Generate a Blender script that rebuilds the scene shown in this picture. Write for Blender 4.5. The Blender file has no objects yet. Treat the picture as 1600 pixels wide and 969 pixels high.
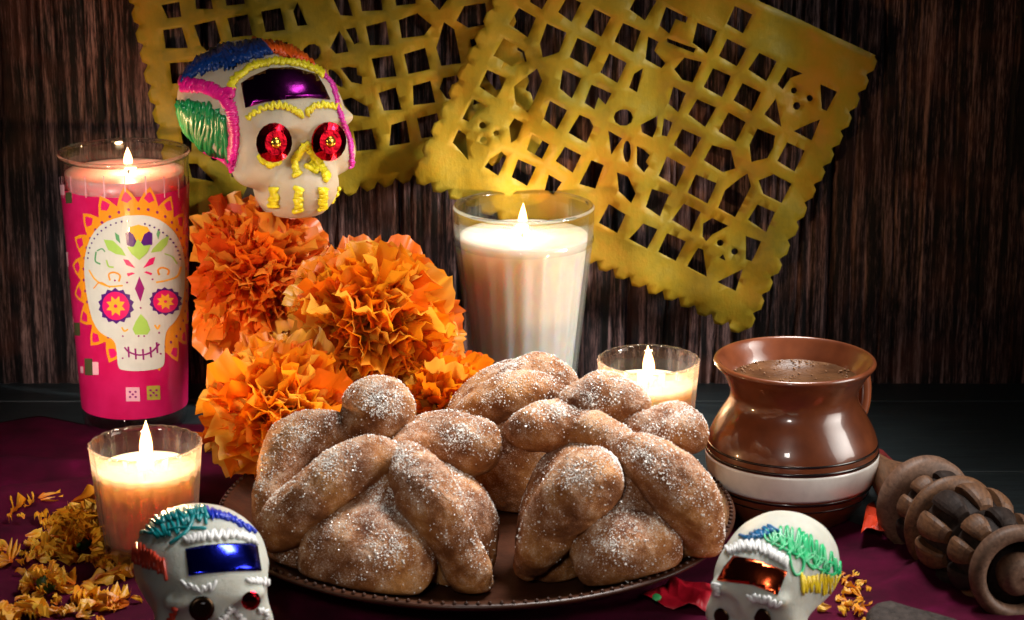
import bpy, bmesh, math, random
import numpy as np
from mathutils import Vector, Matrix, Euler
from mathutils.bvhtree import BVHTree
from mathutils.geometry import delaunay_2d_cdt

# ------------------------------------------------------------------ camera, light, exposure
scn = bpy.context.scene
S = 0.01                                   # all builders below work in centimetres
R = math.radians
rng = random.Random(7)
nrg = np.random.default_rng(7)
PITCH = R(16.0); FPX = 3764.0
CAM = np.array([0.0, -120.0, 47.8])
FWD = np.array([0, math.cos(PITCH), -math.sin(PITCH)])
UPV = np.array([0, math.sin(PITCH), math.cos(PITCH)])

cd = bpy.data.cameras.new("camera"); cam = bpy.data.objects.new("camera", cd)
scn.collection.objects.link(cam)
cam.location = Vector(CAM) * S
cam.rotation_euler = (R(90) - PITCH, 0, 0)
cd.sensor_width = 36.0; cd.lens = 36.0 * FPX / 1600.0
cd.clip_start = 0.05; cd.clip_end = 50
cd.dof.use_dof = True; cd.dof.focus_distance = 1.34; cd.dof.aperture_fstop = 16.0
scn.camera = cam

wd = bpy.data.worlds.new("World"); scn.world = wd; wd.use_nodes = True
wd.node_tree.nodes["Background"].inputs[0].default_value = (0.55, 0.7, 1.0, 1)
wd.node_tree.nodes["Background"].inputs[1].default_value = 0.006

def aim(o, tgt):
    d = Vector(tgt) * S - o.location
    o.rotation_euler = d.to_track_quat('-Z', 'Y').to_euler()

def area(name, loc, tgt, sx, sy, w, col, spread=180):
    l = bpy.data.lights.new(name, 'AREA'); l.shape = 'RECTANGLE'; l.size = sx * S; l.size_y = sy * S
    l.energy = w; l.color = col; l.spread = R(spread)
    o = bpy.data.objects.new(name, l); scn.collection.objects.link(o)
    o.location = Vector(loc) * S; aim(o, tgt); return o

def spot(name, loc, tgt, ang, blend, w, col, rad):
    l = bpy.data.lights.new(name, 'SPOT'); l.spot_size = R(ang); l.spot_blend = blend
    l.energy = w; l.color = col; l.shadow_soft_size = rad * S
    o = bpy.data.objects.new(name, l); scn.collection.objects.link(o)
    o.location = Vector(loc) * S; aim(o, tgt); return o

area("key_softbox", (68, -18, 33), (-4, -4, 3), 34, 52, .85, (1.0, 0.93, 0.85), 62)
area("top_softbox", (16, 13, 62), (2, -3, 5), 22, 16, 1.05, (1.0, 0.96, 0.92), 55)
area("left_softbox", (-50, -58, 44), (-21, 16, 8), 9, 16, .21, (1.0, 0.88, 0.8), 21)
area("candle_fill", (62, 2, 36), (1, 23.5, 7), 12, 24, .38, (1.0, 0.97, 0.93), 16)  # added narrow fill that brightens the right half of the white candle
area("front_fill", (-12, -108, 62), (2, -8, 3), 14, 14, .07, (1.0, 0.93, 0.85), 22)  # weak added fill to lift the fronts of the small skulls
spot("wall_spot", (34, -50, 70), (-4.5, 29, 18), 18.5, 1.0, 6.6, (1.0, 0.92, 0.78), 2.5)

vs = scn.view_settings
vs.view_transform = 'Standard'; vs.look = 'None'; vs.exposure = -0.12; vs.gamma = 1.0
vs.use_curve_mapping = False
cy = scn.cycles
cy.use_denoising = True; cy.max_bounces = 10; cy.transparent_max_bounces = 24
cy.diffuse_bounces = 3; cy.glossy_bounces = 4; cy.transmission_bounces = 8
cy.caustics_reflective = False; cy.caustics_refractive = False
cy.sample_clamp_indirect = 2.5; cy.use_adaptive_sampling = True; cy.adaptive_threshold = 0.015

# ------------------------------------------------------------------ pixel <-> place helpers
def ray(px, py):
    d = FWD * FPX + np.array([1.0, 0, 0]) * (px - 800) - UPV * (py - 484.5)
    return d / np.linalg.norm(d)
def at_y(px, py, y):
    d = ray(px, py); return CAM + d * ((y - CAM[1]) / d[1])
def at_z(px, py, z=0.0):
    d = ray(px, py); return CAM + d * ((z - CAM[2]) / d[2])
def depth(p): return float(np.dot(np.asarray(p) - CAM, FWD))
def project(p):
    r = np.asarray(p) - CAM; d = np.dot(r, FWD)
    return 800 + FPX * r[0] / d, 484.5 - FPX * np.dot(r, UPV) / d

# ------------------------------------------------------------------ scene graph helpers
def tag(o, label=None, cat=None, group=None, kind=None):
    if label: o['label'] = label
    if cat: o['category'] = cat
    if group: o['group'] = group
    if kind: o['kind'] = kind
    return o
def thing(name, loc, label, cat, group=None):
    o = bpy.data.objects.new(name, None); scn.collection.objects.link(o)
    o.empty_display_size = 0.02
    o.location = Vector([float(v) for v in loc]) * S
    return tag(o, label, cat, group)
def wloc(o):
    v = np.zeros(3)
    while o is not None:
        v += np.array(o.location) / S; o = o.parent
    return v
def mesh_data(name, V, F, mats, mi=None, smooth=True):
    V = np.asarray(V, dtype=np.float64) * S
    me = bpy.data.meshes.new(name)
    if isinstance(F, np.ndarray) and F.ndim == 2:
        n, k = F.shape
        me.vertices.add(len(V)); me.vertices.foreach_set("co", V.astype(np.float32).ravel())
        me.loops.add(n * k); me.loops.foreach_set("vertex_index", F.astype(np.int32).ravel())
        me.polygons.add(n)
        me.polygons.foreach_set("loop_start", np.arange(0, n * k, k, dtype=np.int32))
        me.polygons.foreach_set("loop_total", np.full(n, k, dtype=np.int32))
    else:
        me.from_pydata(V.tolist(), [], [list(map(int, f)) for f in F])
    for m in (mats if isinstance(mats, (list, tuple)) else [mats]): me.materials.append(m)
    me.update(calc_edges=True); me.validate()
    if mi is not None and len(mi) == len(me.polygons):
        me.polygons.foreach_set("material_index", np.asarray(mi, dtype=np.int32))
    me.polygons.foreach_set("use_smooth", np.full(len(me.polygons), bool(smooth)))
    me.update(); return me
def mk(name, V, F, mats, parent=None, mi=None, smooth=True, world=True, loc=None):
    """world=True: V are world centimetres; local to the parent otherwise"""
    V = np.asarray(V, dtype=np.float64)
    base = wloc(parent) if parent is not None else np.zeros(3)
    if loc is not None:
        l = np.asarray(loc, float)
        V = V - l if world else V
        lo = l - base
    else:
        lo = np.zeros(3)
        if world: V = V - base
    o = bpy.data.objects.new(name, mesh_data(name, V, F, mats, mi, smooth))
    scn.collection.objects.link(o); o.parent = parent
    o.location = Vector([float(a) for a in lo]) * S
    return o
def join(parts):
    Vs, Fs, off = [], [], 0
    for V, F in parts:
        V = np.asarray(V, float); Vs.append(V); Fs += [[i + off for i in f] for f in (F.tolist() if isinstance(F, np.ndarray) else F)]
        off += len(V)
    return np.vstack(Vs), Fs

# ------------------------------------------------------------------ shape helpers
def lathe(prof, segs=96, flute=None):
    V = []; n = len(prof)
    th = np.linspace(0, 2 * math.pi, segs, endpoint=False)
    for (r, z) in prof:
        rr = np.full(segs, float(r))
        if flute: rr = flute(rr, th, z)
        V.append(np.stack([rr * np.cos(th), rr * np.sin(th), np.full(segs, float(z))], 1))
    V = np.vstack(V)
    i = np.arange(n - 1)[:, None] * segs; j = np.arange(segs)[None, :]; j2 = (j + 1) % segs
    F = np.stack([i + j, i + j2, i + segs + j2, i + segs + j], -1).reshape(-1, 4)
    return V, F
def curve_pts(P, n):
    P = np.asarray(P, float)
    if len(P) < 3:
        t = np.linspace(0, 1, n)[:, None]; return P[0] * (1 - t) + P[-1] * t
    Q = np.vstack([2 * P[0] - P[1], P, 2 * P[-1] - P[-2]])
    out = []
    for t in np.linspace(0, len(P) - 1 - 1e-9, n):
        i = int(t); f = t - i; a, b, c, d = Q[i], Q[i + 1], Q[i + 2], Q[i + 3]
        out.append(0.5 * ((2 * b) + (-a + c) * f + (2 * a - 5 * b + 4 * c - d) * f * f + (-a + 3 * b - 3 * c + d) * f ** 3))
    return np.array(out)
def tube(P, rad, segs=6, closed=False):
    P = np.asarray(P, float); n = len(P)
    rad = np.full(n, rad, float) if np.isscalar(rad) else np.asarray(rad, float)
    T = np.gradient(P, axis=0)
    T /= np.linalg.norm(T, axis=1)[:, None] + 1e-9
    up = np.array([0, 0, 1.0]) if abs(T[0][2]) < 0.9 else np.array([1.0, 0, 0])
    N = np.zeros_like(P); v = np.cross(T[0], up); v /= np.linalg.norm(v); N[0] = v
    for i in range(1, n):
        v = N[i - 1] - T[i] * np.dot(N[i - 1], T[i]); l = np.linalg.norm(v)
        N[i] = v / l if l > 1e-6 else N[i - 1]
    B = np.cross(T, N)
    a = np.linspace(0, 2 * math.pi, segs, endpoint=False)
    V = P[:, None, :] + rad[:, None, None] * (np.cos(a)[None, :, None] * N[:, None, :] + np.sin(a)[None, :, None] * B[:, None, :])
    V = V.reshape(-1, 3)
    F = []
    for i in range(n - 1):
        for j in range(segs):
            k = (j + 1) % segs
            F.append([i * segs + j, i * segs + k, (i + 1) * segs + k, (i + 1) * segs + j])
    c0 = len(V); V = np.vstack([V, P[0] - T[0] * rad[0] * .5, P[-1] + T[-1] * rad[-1] * .5])
    for j in range(segs):
        k = (j + 1) % segs
        F.append([c0, k, j]); F.append([c0 + 1, (n - 1) * segs + j, (n - 1) * segs + k])
    return V, F
def box(lo, hi, bev=0.0):
    bm = bmesh.new(); bmesh.ops.create_cube(bm, size=1)
    lo = np.array(lo, float); hi = np.array(hi, float)
    for v in bm.verts: v.co = Vector((lo + hi) / 2 + np.array(v.co) * (hi - lo))
    if bev: bmesh.ops.bevel(bm, geom=bm.edges[:], offset=bev, segments=3, affect='EDGES', profile=0.5)
    bm.verts.ensure_lookup_table()
    V = [tuple(v.co) for v in bm.verts]; F = [[v.index for v in f.verts] for f in bm.faces]; bm.free()
    return np.array(V), F
def rotz(a):
    c, s = math.cos(a), math.sin(a); return np.array([[c, -s, 0], [s, c, 0], [0, 0, 1.0]])
def rotx(a):
    c, s = math.cos(a), math.sin(a); return np.array([[1.0, 0, 0], [0, c, -s], [0, s, c]])
def roty(a):
    c, s = math.cos(a), math.sin(a); return np.array([[c, 0, s], [0, 1.0, 0], [-s, 0, c]])

def surfnet(f, lo, hi, h):
    lo = np.asarray(lo, float); n = (np.ceil((np.asarray(hi, float) - lo) / h)).astype(int) + 1
    ax = [lo[i] + h * np.arange(n[i]) for i in range(3)]
    X, Y, Z = np.meshgrid(*ax, indexing='ij')
    D = f(X, Y, Z); s = D < 0
    nx, ny, nz = D.shape
    c = np.zeros((nx - 1, ny - 1, nz - 1), int); offs = [(a, b, d) for a in (0, 1) for b in (0, 1) for d in (0, 1)]
    for a, b, d in offs: c += s[a:nx - 1 + a, b:ny - 1 + b, d:nz - 1 + d]
    act = (c > 0) & (c < 8); idx = -np.ones(c.shape, int); ijk = np.argwhere(act)
    idx[act] = np.arange(len(ijk))
    acc = np.zeros((len(ijk), 3)); cnt = np.zeros(len(ijk))
    for a in offs:
        for ax_ in range(3):
            if a[ax_] == 1: continue
            b = list(a); b[ax_] = 1
            pa = ijk + np.array(a); pb = ijk + np.array(b)
            da = D[pa[:, 0], pa[:, 1], pa[:, 2]]; db = D[pb[:, 0], pb[:, 1], pb[:, 2]]
            m = (da < 0) != (db < 0)
            t = np.where(m, da / np.where(m, da - db, 1), 0)
            p = np.array(a, float)[None, :].repeat(len(ijk), 0); p[:, ax_] += t
            acc += p * m[:, None]; cnt += m
    V = lo + h * (ijk + acc / cnt[:, None])
    F = []
    for ax_ in range(3):
        o1, o2 = [(1, 2), (2, 0), (0, 1)][ax_]
        sl0 = [slice(None)] * 3; sl1 = [slice(None)] * 3
        sl0[ax_] = slice(0, -1); sl1[ax_] = slice(1, None)
        e = np.argwhere(s[tuple(sl0)] != s[tuple(sl1)])
        e = e[(e[:, o1] > 0) & (e[:, o2] > 0) & (e[:, o1] < n[o1] - 1) & (e[:, o2] < n[o2] - 1)]
        u = np.zeros(3, int); u[o1] = 1; w = np.zeros(3, int); w[o2] = 1
        q = [e - u - w, e - w, e, e - u]
        q = np.stack([idx[k[:, 0], k[:, 1], k[:, 2]] for k in q], 1)
        ins = s[e[:, 0], e[:, 1], e[:, 2]]
        q[~ins] = q[~ins][:, ::-1]
        F.append(q)
    return V, np.vstack(F)
def ell(X, Y, Z, c, r):
    x, y, z = (X - c[0]), (Y - c[1]), (Z - c[2])
    k0 = np.sqrt((x / r[0]) ** 2 + (y / r[1]) ** 2 + (z / r[2]) ** 2)
    k1 = np.sqrt((x / r[0] ** 2) ** 2 + (y / r[1] ** 2) ** 2 + (z / r[2] ** 2) ** 2)
    return k0 * (k0 - 1) / (k1 + 1e-6)
def capsule(X, Y, Z, a, b, ra, rb):
    a = np.asarray(a, float); b = np.asarray(b, float); ab = b - a
    t = ((X - a[0]) * ab[0] + (Y - a[1]) * ab[1] + (Z - a[2]) * ab[2]) / (ab @ ab + 1e-9)
    t = np.clip(t, 0, 1)
    return np.sqrt((X - a[0] - t * ab[0]) ** 2 + (Y - a[1] - t * ab[1]) ** 2 + (Z - a[2] - t * ab[2]) ** 2) - (ra + (rb - ra) * t)
def smin(a, b, k):
    h = np.clip(0.5 + 0.5 * (b - a) / k, 0, 1); return b * (1 - h) + a * h - k * h * (1 - h)
def smax(a, b, k): return -smin(-a, -b, k)
def lump(X, Y, Z, f, ph):
    return (np.sin(X * f + ph) * np.sin(Y * f * 1.13 + ph * 2.1) * np.sin(Z * f * .91 + ph * .7)
            + .5 * np.sin(X * f * 2.1 + ph * 3) * np.sin(Y * f * 1.9 + ph) * np.sin(Z * f * 2.3 - ph))

def bvh_of(V, F):
    return BVHTree.FromPolygons([Vector(v) for v in np.asarray(V).tolist()], F.tolist() if isinstance(F, np.ndarray) else F)
def hit(bvh, px, py, near=True, d0=None):
    d = ray(px, py)
    p, n, i, t = bvh.ray_cast(Vector(CAM), Vector(d))
    if p is not None: return np.array(p), np.array(n)
    if not near: return None
    best = None
    for t in (np.linspace(d0 - 9, d0 + 9, 37) if d0 else np.linspace(100, 175, 140)):
        q = CAM + d * t
        r = bvh.find_nearest(Vector(q))
        if r[0] is not None and (best is None or r[3] < best[0]): best = (r[3], np.array(r[0]), np.array(r[1]))
    return best[1], best[2]

def in_poly(x, y, P):
    P = np.asarray(P); c = np.zeros(len(x), bool); j = len(P) - 1
    for i in range(len(P)):
        xi, yi = P[i]; xj, yj = P[j]
        if yi != yj:
            m = ((yi > y) != (yj > y)) & (x < (xj - xi) * (y - yi) / (yj - yi) + xi)
            c ^= m
        j = i
    return c
def fill2d(outer, holes=(), step=None):
    """triangulate a polygon with holes; extra inside points every `step` so that it can bend"""
    pts = []; edges = []
    def add(P):
        P = [tuple(map(float, p)) for p in P]; b = len(pts); pts.extend(P)
        edges.extend([(b + i, b + (i + 1) % len(P)) for i in range(len(P))])
    if step:
        def dens(P):
            out = []
            for i in range(len(P)):
                a = np.array(P[i], float); b = np.array(P[(i + 1) % len(P)], float)
                k = max(1, int(np.linalg.norm(b - a) / step))
                for q in range(k): out.append(tuple(a + (b - a) * q / k))
            return out
        outer = dens(outer); holes = [dens(h) for h in holes]
    add(outer)
    for h in holes: add(h)
    if step:
        o = np.array(outer); lo, hi = o.min(0), o.max(0)
        gx, gy = np.meshgrid(np.arange(lo[0] + step * .5, hi[0], step), np.arange(lo[1] + step * .5, hi[1], step))
        gx = gx.ravel() + .13 * step * np.sin(gy.ravel()); gy = gy.ravel()
        m = in_poly(gx, gy, o)
        for h in holes: m &= ~in_poly(gx, gy, h)
        pts.extend([(float(a), float(b)) for a, b in zip(gx[m], gy[m])])
    vo, eo, fo, _, _, _ = delaunay_2d_cdt([Vector(p) for p in pts], edges, [], 0, 1e-5)
    V = np.array([[v.x, v.y] for v in vo]); F = np.array([list(f) for f in fo])
    c = V[F].mean(1); m = in_poly(c[:, 0], c[:, 1], outer)
    for h in holes: m &= ~in_poly(c[:, 0], c[:, 1], h)
    return V, F[m]
def thicken(V, F, N, t):
    """V (n,3) with normals N: close it into a shell of thickness t"""
    F = np.asarray(F); n = len(V)
    V2 = np.vstack([V, V - N * t]); e = {}
    for f in F.tolist():
        for i in range(len(f)):
            a, b = f[i], f[(i + 1) % len(f)]
            e[(a, b)] = e.get((a, b), 0) + 1
    side = [[b, a, a + n, b + n] for (a, b) in e if (b, a) not in e]
    return V2, F.tolist() + (F[:, ::-1] + n).tolist() + side
def ngon(cx, cy, rx, ry=None, n=20, a0=0):
    ry = ry or rx
    return [(cx + rx * math.cos(a0 + 2 * math.pi * i / n), cy + ry * math.sin(a0 + 2 * math.pi * i / n)) for i in range(n)]

# ------------------------------------------------------------------ materials
class Mat:
    def __init__(s, name):
        s.m = bpy.data.materials.new(name); s.m.use_nodes = True; s.t = s.m.node_tree
        s.n = s.t.nodes; s.l = s.t.links; s.p = s.n["Principled BSDF"]; s.out = s.n["Material Output"]
    def node(s, typ, ins=None, **kw):
        x = s.n.new(typ)
        for k, v in kw.items(): setattr(x, k, v)
        for k, v in (ins or {}).items():
            sock = x.inputs[k]
            if isinstance(v, bpy.types.NodeSocket): s.l.new(v, sock)
            else: sock.default_value = v
        return x
    def set(s, **kw):
        for k, v in kw.items():
            sock = s.p.inputs[k.replace('_', ' ')]
            if isinstance(v, bpy.types.NodeSocket): s.l.new(v, sock)
            else: sock.default_value = (*v, 1) if isinstance(v, tuple) and len(v) == 3 and sock.type == 'RGBA' else v
        return s
    def coord(s, sc=(1, 1, 1), what='Object', rot=(0, 0, 0)):
        tc = s.node('ShaderNodeTexCoord')
        mp = s.node('ShaderNodeMapping', {'Vector': tc.outputs[what], 'Scale': [c / S if what == 'Object' else c for c in sc], 'Rotation': rot})
        return mp.outputs[0]
    def noise(s, vec, scale, detail=4, rough=.55, out='Fac', dist=0):
        return s.node('ShaderNodeTexNoise', {'Vector': vec, 'Scale': scale, 'Detail': detail, 'Roughness': rough, 'Distortion': dist}).outputs[out]
    def ramp(s, fac, stops, interp='LINEAR'):
        x = s.node('ShaderNodeValToRGB', {'Fac': fac}); r = x.color_ramp; r.interpolation = interp
        while len(r.elements) < len(stops): r.elements.new(0.5)
        for e, (p, c) in zip(r.elements, stops):
            e.position = p; e.color = (*c, 1) if len(c) == 3 else c
        return x.outputs[0]
    def mix(s, a, b, fac, blend='MIX'):
        x = s.node('ShaderNodeMix', data_type='RGBA', blend_type=blend)
        for k, v in ((0, fac), (6, a), (7, b)):
            if isinstance(v, bpy.types.NodeSocket): s.l.new(v, x.inputs[k])
            else: x.inputs[k].default_value = (*v, 1) if isinstance(v, tuple) and len(v) == 3 else v
        return x.outputs[2]
    def math(s, op, a, b=0.0, c=None):
        d = {0: a, 1: b}
        if c is not None: d[2] = c
        return s.node('ShaderNodeMath', d, operation=op).outputs[0]
    def bump(s, h, strength=.3, dist=.05):
        b = s.node('ShaderNodeBump', {'Height': h, 'Strength': strength, 'Distance': dist * S})
        s.l.new(b.outputs[0], s.p.inputs['Normal']); return b.outputs[0]
    def surf(s, sock): s.l.new(sock, s.out.inputs[0])

def simple(name, col, rough=.5, metal=0, bumps=None, var=.15, coat=0, spec=.5):
    m = Mat(name); v = m.coord()
    n = m.noise(v, 1.7, 5)
    c = m.ramp(n, [(.3, tuple(x * (1 - var) for x in col)), (.7, tuple(min(1, x * (1 + var)) for x in col))])
    m.set(Base_Color=c, Roughness=rough, Metallic=metal, Coat_Weight=coat)
    m.p.inputs['Specular IOR Level'].default_value = spec
    if bumps: m.bump(m.noise(v, bumps[0], 4), bumps[1], bumps[2])
    return m.m

# wall boards: weathered vertical grain
def wall_mat():
    m = Mat("weathered_board"); tc = m.coord()
    oi = m.node('ShaderNodeObjectInfo').outputs['Random']
    sh = m.node('ShaderNodeCombineXYZ', {'X': m.math('MULTIPLY', oi, 37.0), 'Z': m.math('MULTIPLY', oi, 91.0)}).outputs[0]
    v = m.node('ShaderNodeVectorMath', {0: tc, 1: sh}, operation='ADD').outputs[0]
    st = m.node('ShaderNodeMapping', {'Vector': v, 'Scale': (1, 1, .035)}).outputs[0]
    st2 = m.node('ShaderNodeMapping', {'Vector': v, 'Scale': (1, 1, .09)}).outputs[0]
    a = m.noise(st, 2.3, 6, .7, dist=.4); b = m.noise(st2, 11, 5, .7); c = m.noise(v, .22, 3, .5)
    f = m.math('ADD', m.math('MULTIPLY', a, .65), m.math('MULTIPLY', b, .35))
    col = m.ramp(f, [(.42, (.002, .0015, .002)), (.485, (.010, .006, .007)), (.52, (.07, .038, .036)), (.58, (.22, .13, .12)), (.68, (.46, .30, .28))])
    warm = m.mix(col, (.16, .05, .03), m.ramp(c, [(.5, (0, 0, 0)), (.75, (.45, .45, .45))]))
    big = m.noise(m.node('ShaderNodeMapping', {'Vector': v, 'Scale': (1, 1, .25)}).outputs[0], .33, 4, .6)
    warm = m.mix(warm, m.ramp(big, [(.38, (.25, .23, .24)), (.6, (1, 1, 1))]), .6, 'MULTIPLY')
    m.set(Base_Color=warm, Roughness=.72); m.p.inputs['Specular IOR Level'].default_value = .25
    m.bump(f, .9, .12); return m.m
M_wall = wall_mat()

def table_mat():
    m = Mat("slate_painted_wood"); v = m.coord()
    st = m.node('ShaderNodeMapping', {'Vector': v, 'Scale': (.05, 1, 1)}).outputs[0]
    f = m.noise(st, 4, 6, .65)
    col = m.ramp(f, [(.3, (.005, .008, .010)), (.55, (.013, .021, .024)), (.75, (.03, .042, .046))])
    m.set(Base_Color=col, Roughness=.5); m.bump(f, .5, .06); return m.m
M_table = table_mat()

def cloth_mat():
    m = Mat("magenta_cloth"); v = m.coord()
    wx = m.node('ShaderNodeTexWave', {'Vector': v, 'Scale': 5.5, 'Distortion': .6}, bands_direction='X').outputs['Fac']
    wy = m.node('ShaderNodeTexWave', {'Vector': v, 'Scale': 5.5, 'Distortion': .6}, bands_direction='Y').outputs['Fac']
    n = m.noise(v, .35, 4)
    col = m.ramp(n, [(.3, (.035, .0006, .010)), (.6, (.085, .001, .022)), (.8, (.15, .002, .05))])
    m.set(Base_Color=col, Roughness=.85); m.p.inputs['Specular IOR Level'].default_value = .12; m.bump(m.math('ADD', wx, wy), .6, .03); return m.m
M_cloth = cloth_mat()

def paper_mat():
    m = Mat("yellow_tissue_paper"); v = m.coord()
    n = m.noise(v, .16, 4, .6); n2 = m.noise(v, 1.6, 6, .65)
    f = m.math('ADD', m.math('MULTIPLY', n, .75), m.math('MULTIPLY', n2, .25))
    col = m.ramp(f, [(.35, (.22, .19, .018)), (.5, (.36, .255, .013)), (.62, (.47, .25, .013))])
    d = m.node('ShaderNodeBsdfDiffuse', {'Color': col}); t = m.node('ShaderNodeBsdfTranslucent', {'Color': col})
    g = m.node('ShaderNodeBsdfGlossy', {'Roughness': .5, 'Color': (.9, .8, .6, 1)})
    b = m.node('ShaderNodeBump', {'Height': m.math('ADD', m.noise(v, 2.2, 5, .7), m.noise(m.node('ShaderNodeMapping', {'Vector': v, 'Rotation': (0, .44, 0), 'Scale': (1, 1, .12)}).outputs[0], 1.1, 4, .6)), 'Strength': .7, 'Distance': .06 * S}).outputs[0]
    for x in (d, t, g): m.l.new(b, x.inputs['Normal'])
    s1 = m.node('ShaderNodeMixShader', {0: .3, 1: d.outputs[0], 2: t.outputs[0]})
    s2 = m.node('ShaderNodeMixShader', {0: .03, 1: s1.outputs[0], 2: g.outputs[0]})
    m.surf(s2.outputs[0]); return m.m
M_paper = paper_mat()

def glass_mat(name="clear_glass", tint=(.96, .97, .96), gain=.75, bump=None):
    m = Mat(name); v = m.coord()
    lw = m.node('ShaderNodeLayerWeight', {'Blend': .5}).outputs['Facing']
    f = m.math('ADD', m.math('MULTIPLY', m.math('POWER', lw, 2.6), gain), .045)
    edge = m.ramp(lw, [(.0, tint), (.75, tuple(c * .93 for c in tint)), (1, tuple(c * .55 for c in tint))])
    t = m.node('ShaderNodeBsdfTransparent', {'Color': edge})
    g = m.node('ShaderNodeBsdfGlossy', {'Roughness': .04, 'Color': (.95, .97, 1, 1)})
    if bump:
        b = m.node('ShaderNodeBump', {'Height': m.noise(v, bump, 3), 'Strength': .25, 'Distance': .08 * S}).outputs[0]
        m.l.new(b, g.inputs['Normal'])
    m.surf(m.node('ShaderNodeMixShader', {0: f, 1: t.outputs[0], 2: g.outputs[0]}).outputs[0]); return m.m
M_glass = glass_mat(bump=.6)
M_darkglass = glass_mat("smoky_glass", (.35, .3, .34), .9, .6)
def refr(name="thick_glass", col=(.95, .97, .96)):
    m = Mat(name); g = m.node('ShaderNodeBsdfGlass', {'Color': (*col, 1), 'Roughness': .02, 'IOR': 1.45})
    t = m.node('ShaderNodeBsdfTransparent', {'Color': (.9, .9, .9, 1)})
    m.surf(m.node('ShaderNodeMixShader', {0: .35, 1: g.outputs[0], 2: t.outputs[0]}).outputs[0]); return m.m
M_rim = refr()
def wallglass(name, tr, col=(.97, .98, .97)):
    m = Mat(name); g = m.node('ShaderNodeBsdfGlass', {'Color': (*col, 1), 'Roughness': .015, 'IOR': 1.42})
    t = m.node('ShaderNodeBsdfTransparent', {'Color': (.96, .96, .95, 1)})
    m.surf(m.node('ShaderNodeMixShader', {0: tr, 1: g.outputs[0], 2: t.outputs[0]}).outputs[0]); return m.m
M_wallglass = wallglass("molded_glass", .68)
def filmglass():
    m = Mat("wax_filmed_glass"); g = m.node('ShaderNodeBsdfGlass', {'Color': (.98, .96, .94, 1), 'Roughness': .02, 'IOR': 1.45})
    t = m.node('ShaderNodeBsdfTransparent', {'Color': (.95, .92, .9, 1)}); tr = m.node('ShaderNodeBsdfTranslucent', {'Color': (.9, .7, .6, 1)})
    a = m.node('ShaderNodeMixShader', {0: .48, 1: g.outputs[0], 2: t.outputs[0]})
    f = m.ramp(m.noise(m.coord(), 1.1, 4), [(.3, (.10, .10, .10)), (.7, (.24, .24, .24))])
    m.surf(m.node('ShaderNodeMixShader', {0: f, 1: a.outputs[0], 2: tr.outputs[0]}).outputs[0]); return m.m
M_film = filmglass()

def wax_mat(name, col, rad, sc=1.2, rough=.35):
    m = Mat(name); v = m.coord(); n = m.noise(v, .9, 4)
    c = m.ramp(n, [(.3, tuple(x * .93 for x in col)), (.7, col)])
    m.set(Base_Color=c, Roughness=rough, Subsurface_Weight=1.0, Subsurface_Scale=sc * S)
    m.p.inputs['Subsurface Radius'].default_value = rad
    m.bump(m.noise(v, 1.5, 3), .15, .05); return m.m
M_wax_white = wax_mat("white_wax", (.93, .86, .80), (1, .62, .42), 2.4)
M_wax_peach = wax_mat("peach_wax", (.95, .64, .48), (1, .60, .38), 4.2)
M_wax_pink = wax_mat("pink_wax", (.95, .42, .42), (1, .35, .3), 2.0)
M_wick = simple("burnt_wick", (.02, .015, .012), .9)

def flame_mat():
    m = Mat("candle_flame"); tc = m.node('ShaderNodeTexCoord').outputs['Generated']
    z = m.node('ShaderNodeSeparateXYZ', {0: tc}).outputs['Z']
    lw = m.node('ShaderNodeLayerWeight', {'Blend': .4}).outputs['Facing']
    core = m.ramp(lw, [(0, (1, .88, .62)), (.5, (1, .62, .22)), (1, (1, .22, .03))])
    zz = m.ramp(z, [(0, (.10, .10, .14)), (.16, (.5, .38, .25)), (.35, (1, 1, 1)), (1, (1, .85, .7))])
    e = m.node('ShaderNodeEmission', {'Color': m.mix(core, zz, 1.0, 'MULTIPLY'), 'Strength': 5.0})
    t = m.node('ShaderNodeBsdfTransparent')
    a = m.node('ShaderNodeAddShader', {0: e.outputs[0], 1: t.outputs[0]})
    m.surf(a.outputs[0]); return m.m
M_flame = flame_mat()

def petal_mat(name, stops, tr=.4):
    m = Mat(name); r = m.node('ShaderNodeObjectInfo').outputs['Random']; v = m.coord()
    z = m.node('ShaderNodeSeparateXYZ', {0: m.node('ShaderNodeTexCoord').outputs['Generated']}).outputs['Y']
    f = m.math('ADD', m.math('MULTIPLY', r, .55), m.math('MULTIPLY', m.noise(v, .9, 3), .45))
    col = m.ramp(f, stops)
    deep = m.mix(col, (.72, .09, .004), m.ramp(z, [(.05, (.75, .75, .75)), (.6, (0, 0, 0))]))
    vv = m.node('ShaderNodeMapping', {'Vector': v, 'Scale': (1, .12, 1)}).outputs[0]
    b = m.node('ShaderNodeBump', {'Height': m.noise(vv, 9, 3), 'Strength': .5, 'Distance': .04 * S}).outputs[0]
    d = m.node('ShaderNodeBsdfDiffuse', {'Color': deep, 'Normal': b}); t = m.node('ShaderNodeBsdfTranslucent', {'Color': deep, 'Normal': b})
    g = m.node('ShaderNodeBsdfGlossy', {'Roughness': .45, 'Normal': b})
    s1 = m.node('ShaderNodeMixShader', {0: tr, 1: d.outputs[0], 2: t.outputs[0]})
    m.surf(m.node('ShaderNodeMixShader', {0: .05, 1: s1.outputs[0], 2: g.outputs[0]}).outputs[0]); return m.m
M_petal = petal_mat("marigold_petal", [(.2, (.9, .17, .004)), (.4, (1.0, .31, .006)), (.6, (1.0, .45, .015)), (.8, (1.0, .62, .09))], .5)
M_petal_deep = petal_mat("deep_orange_petal", [(.2, (.7, .07, .004)), (.5, (.95, .20, .005)), (.75, (1.0, .42, .04))], .5)
M_petal_dry = petal_mat("dried_yellow_petal", [(.2, (.75, .27, .01)), (.5, (.95, .46, .02)), (.8, (.95, .62, .08))], .25)

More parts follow.
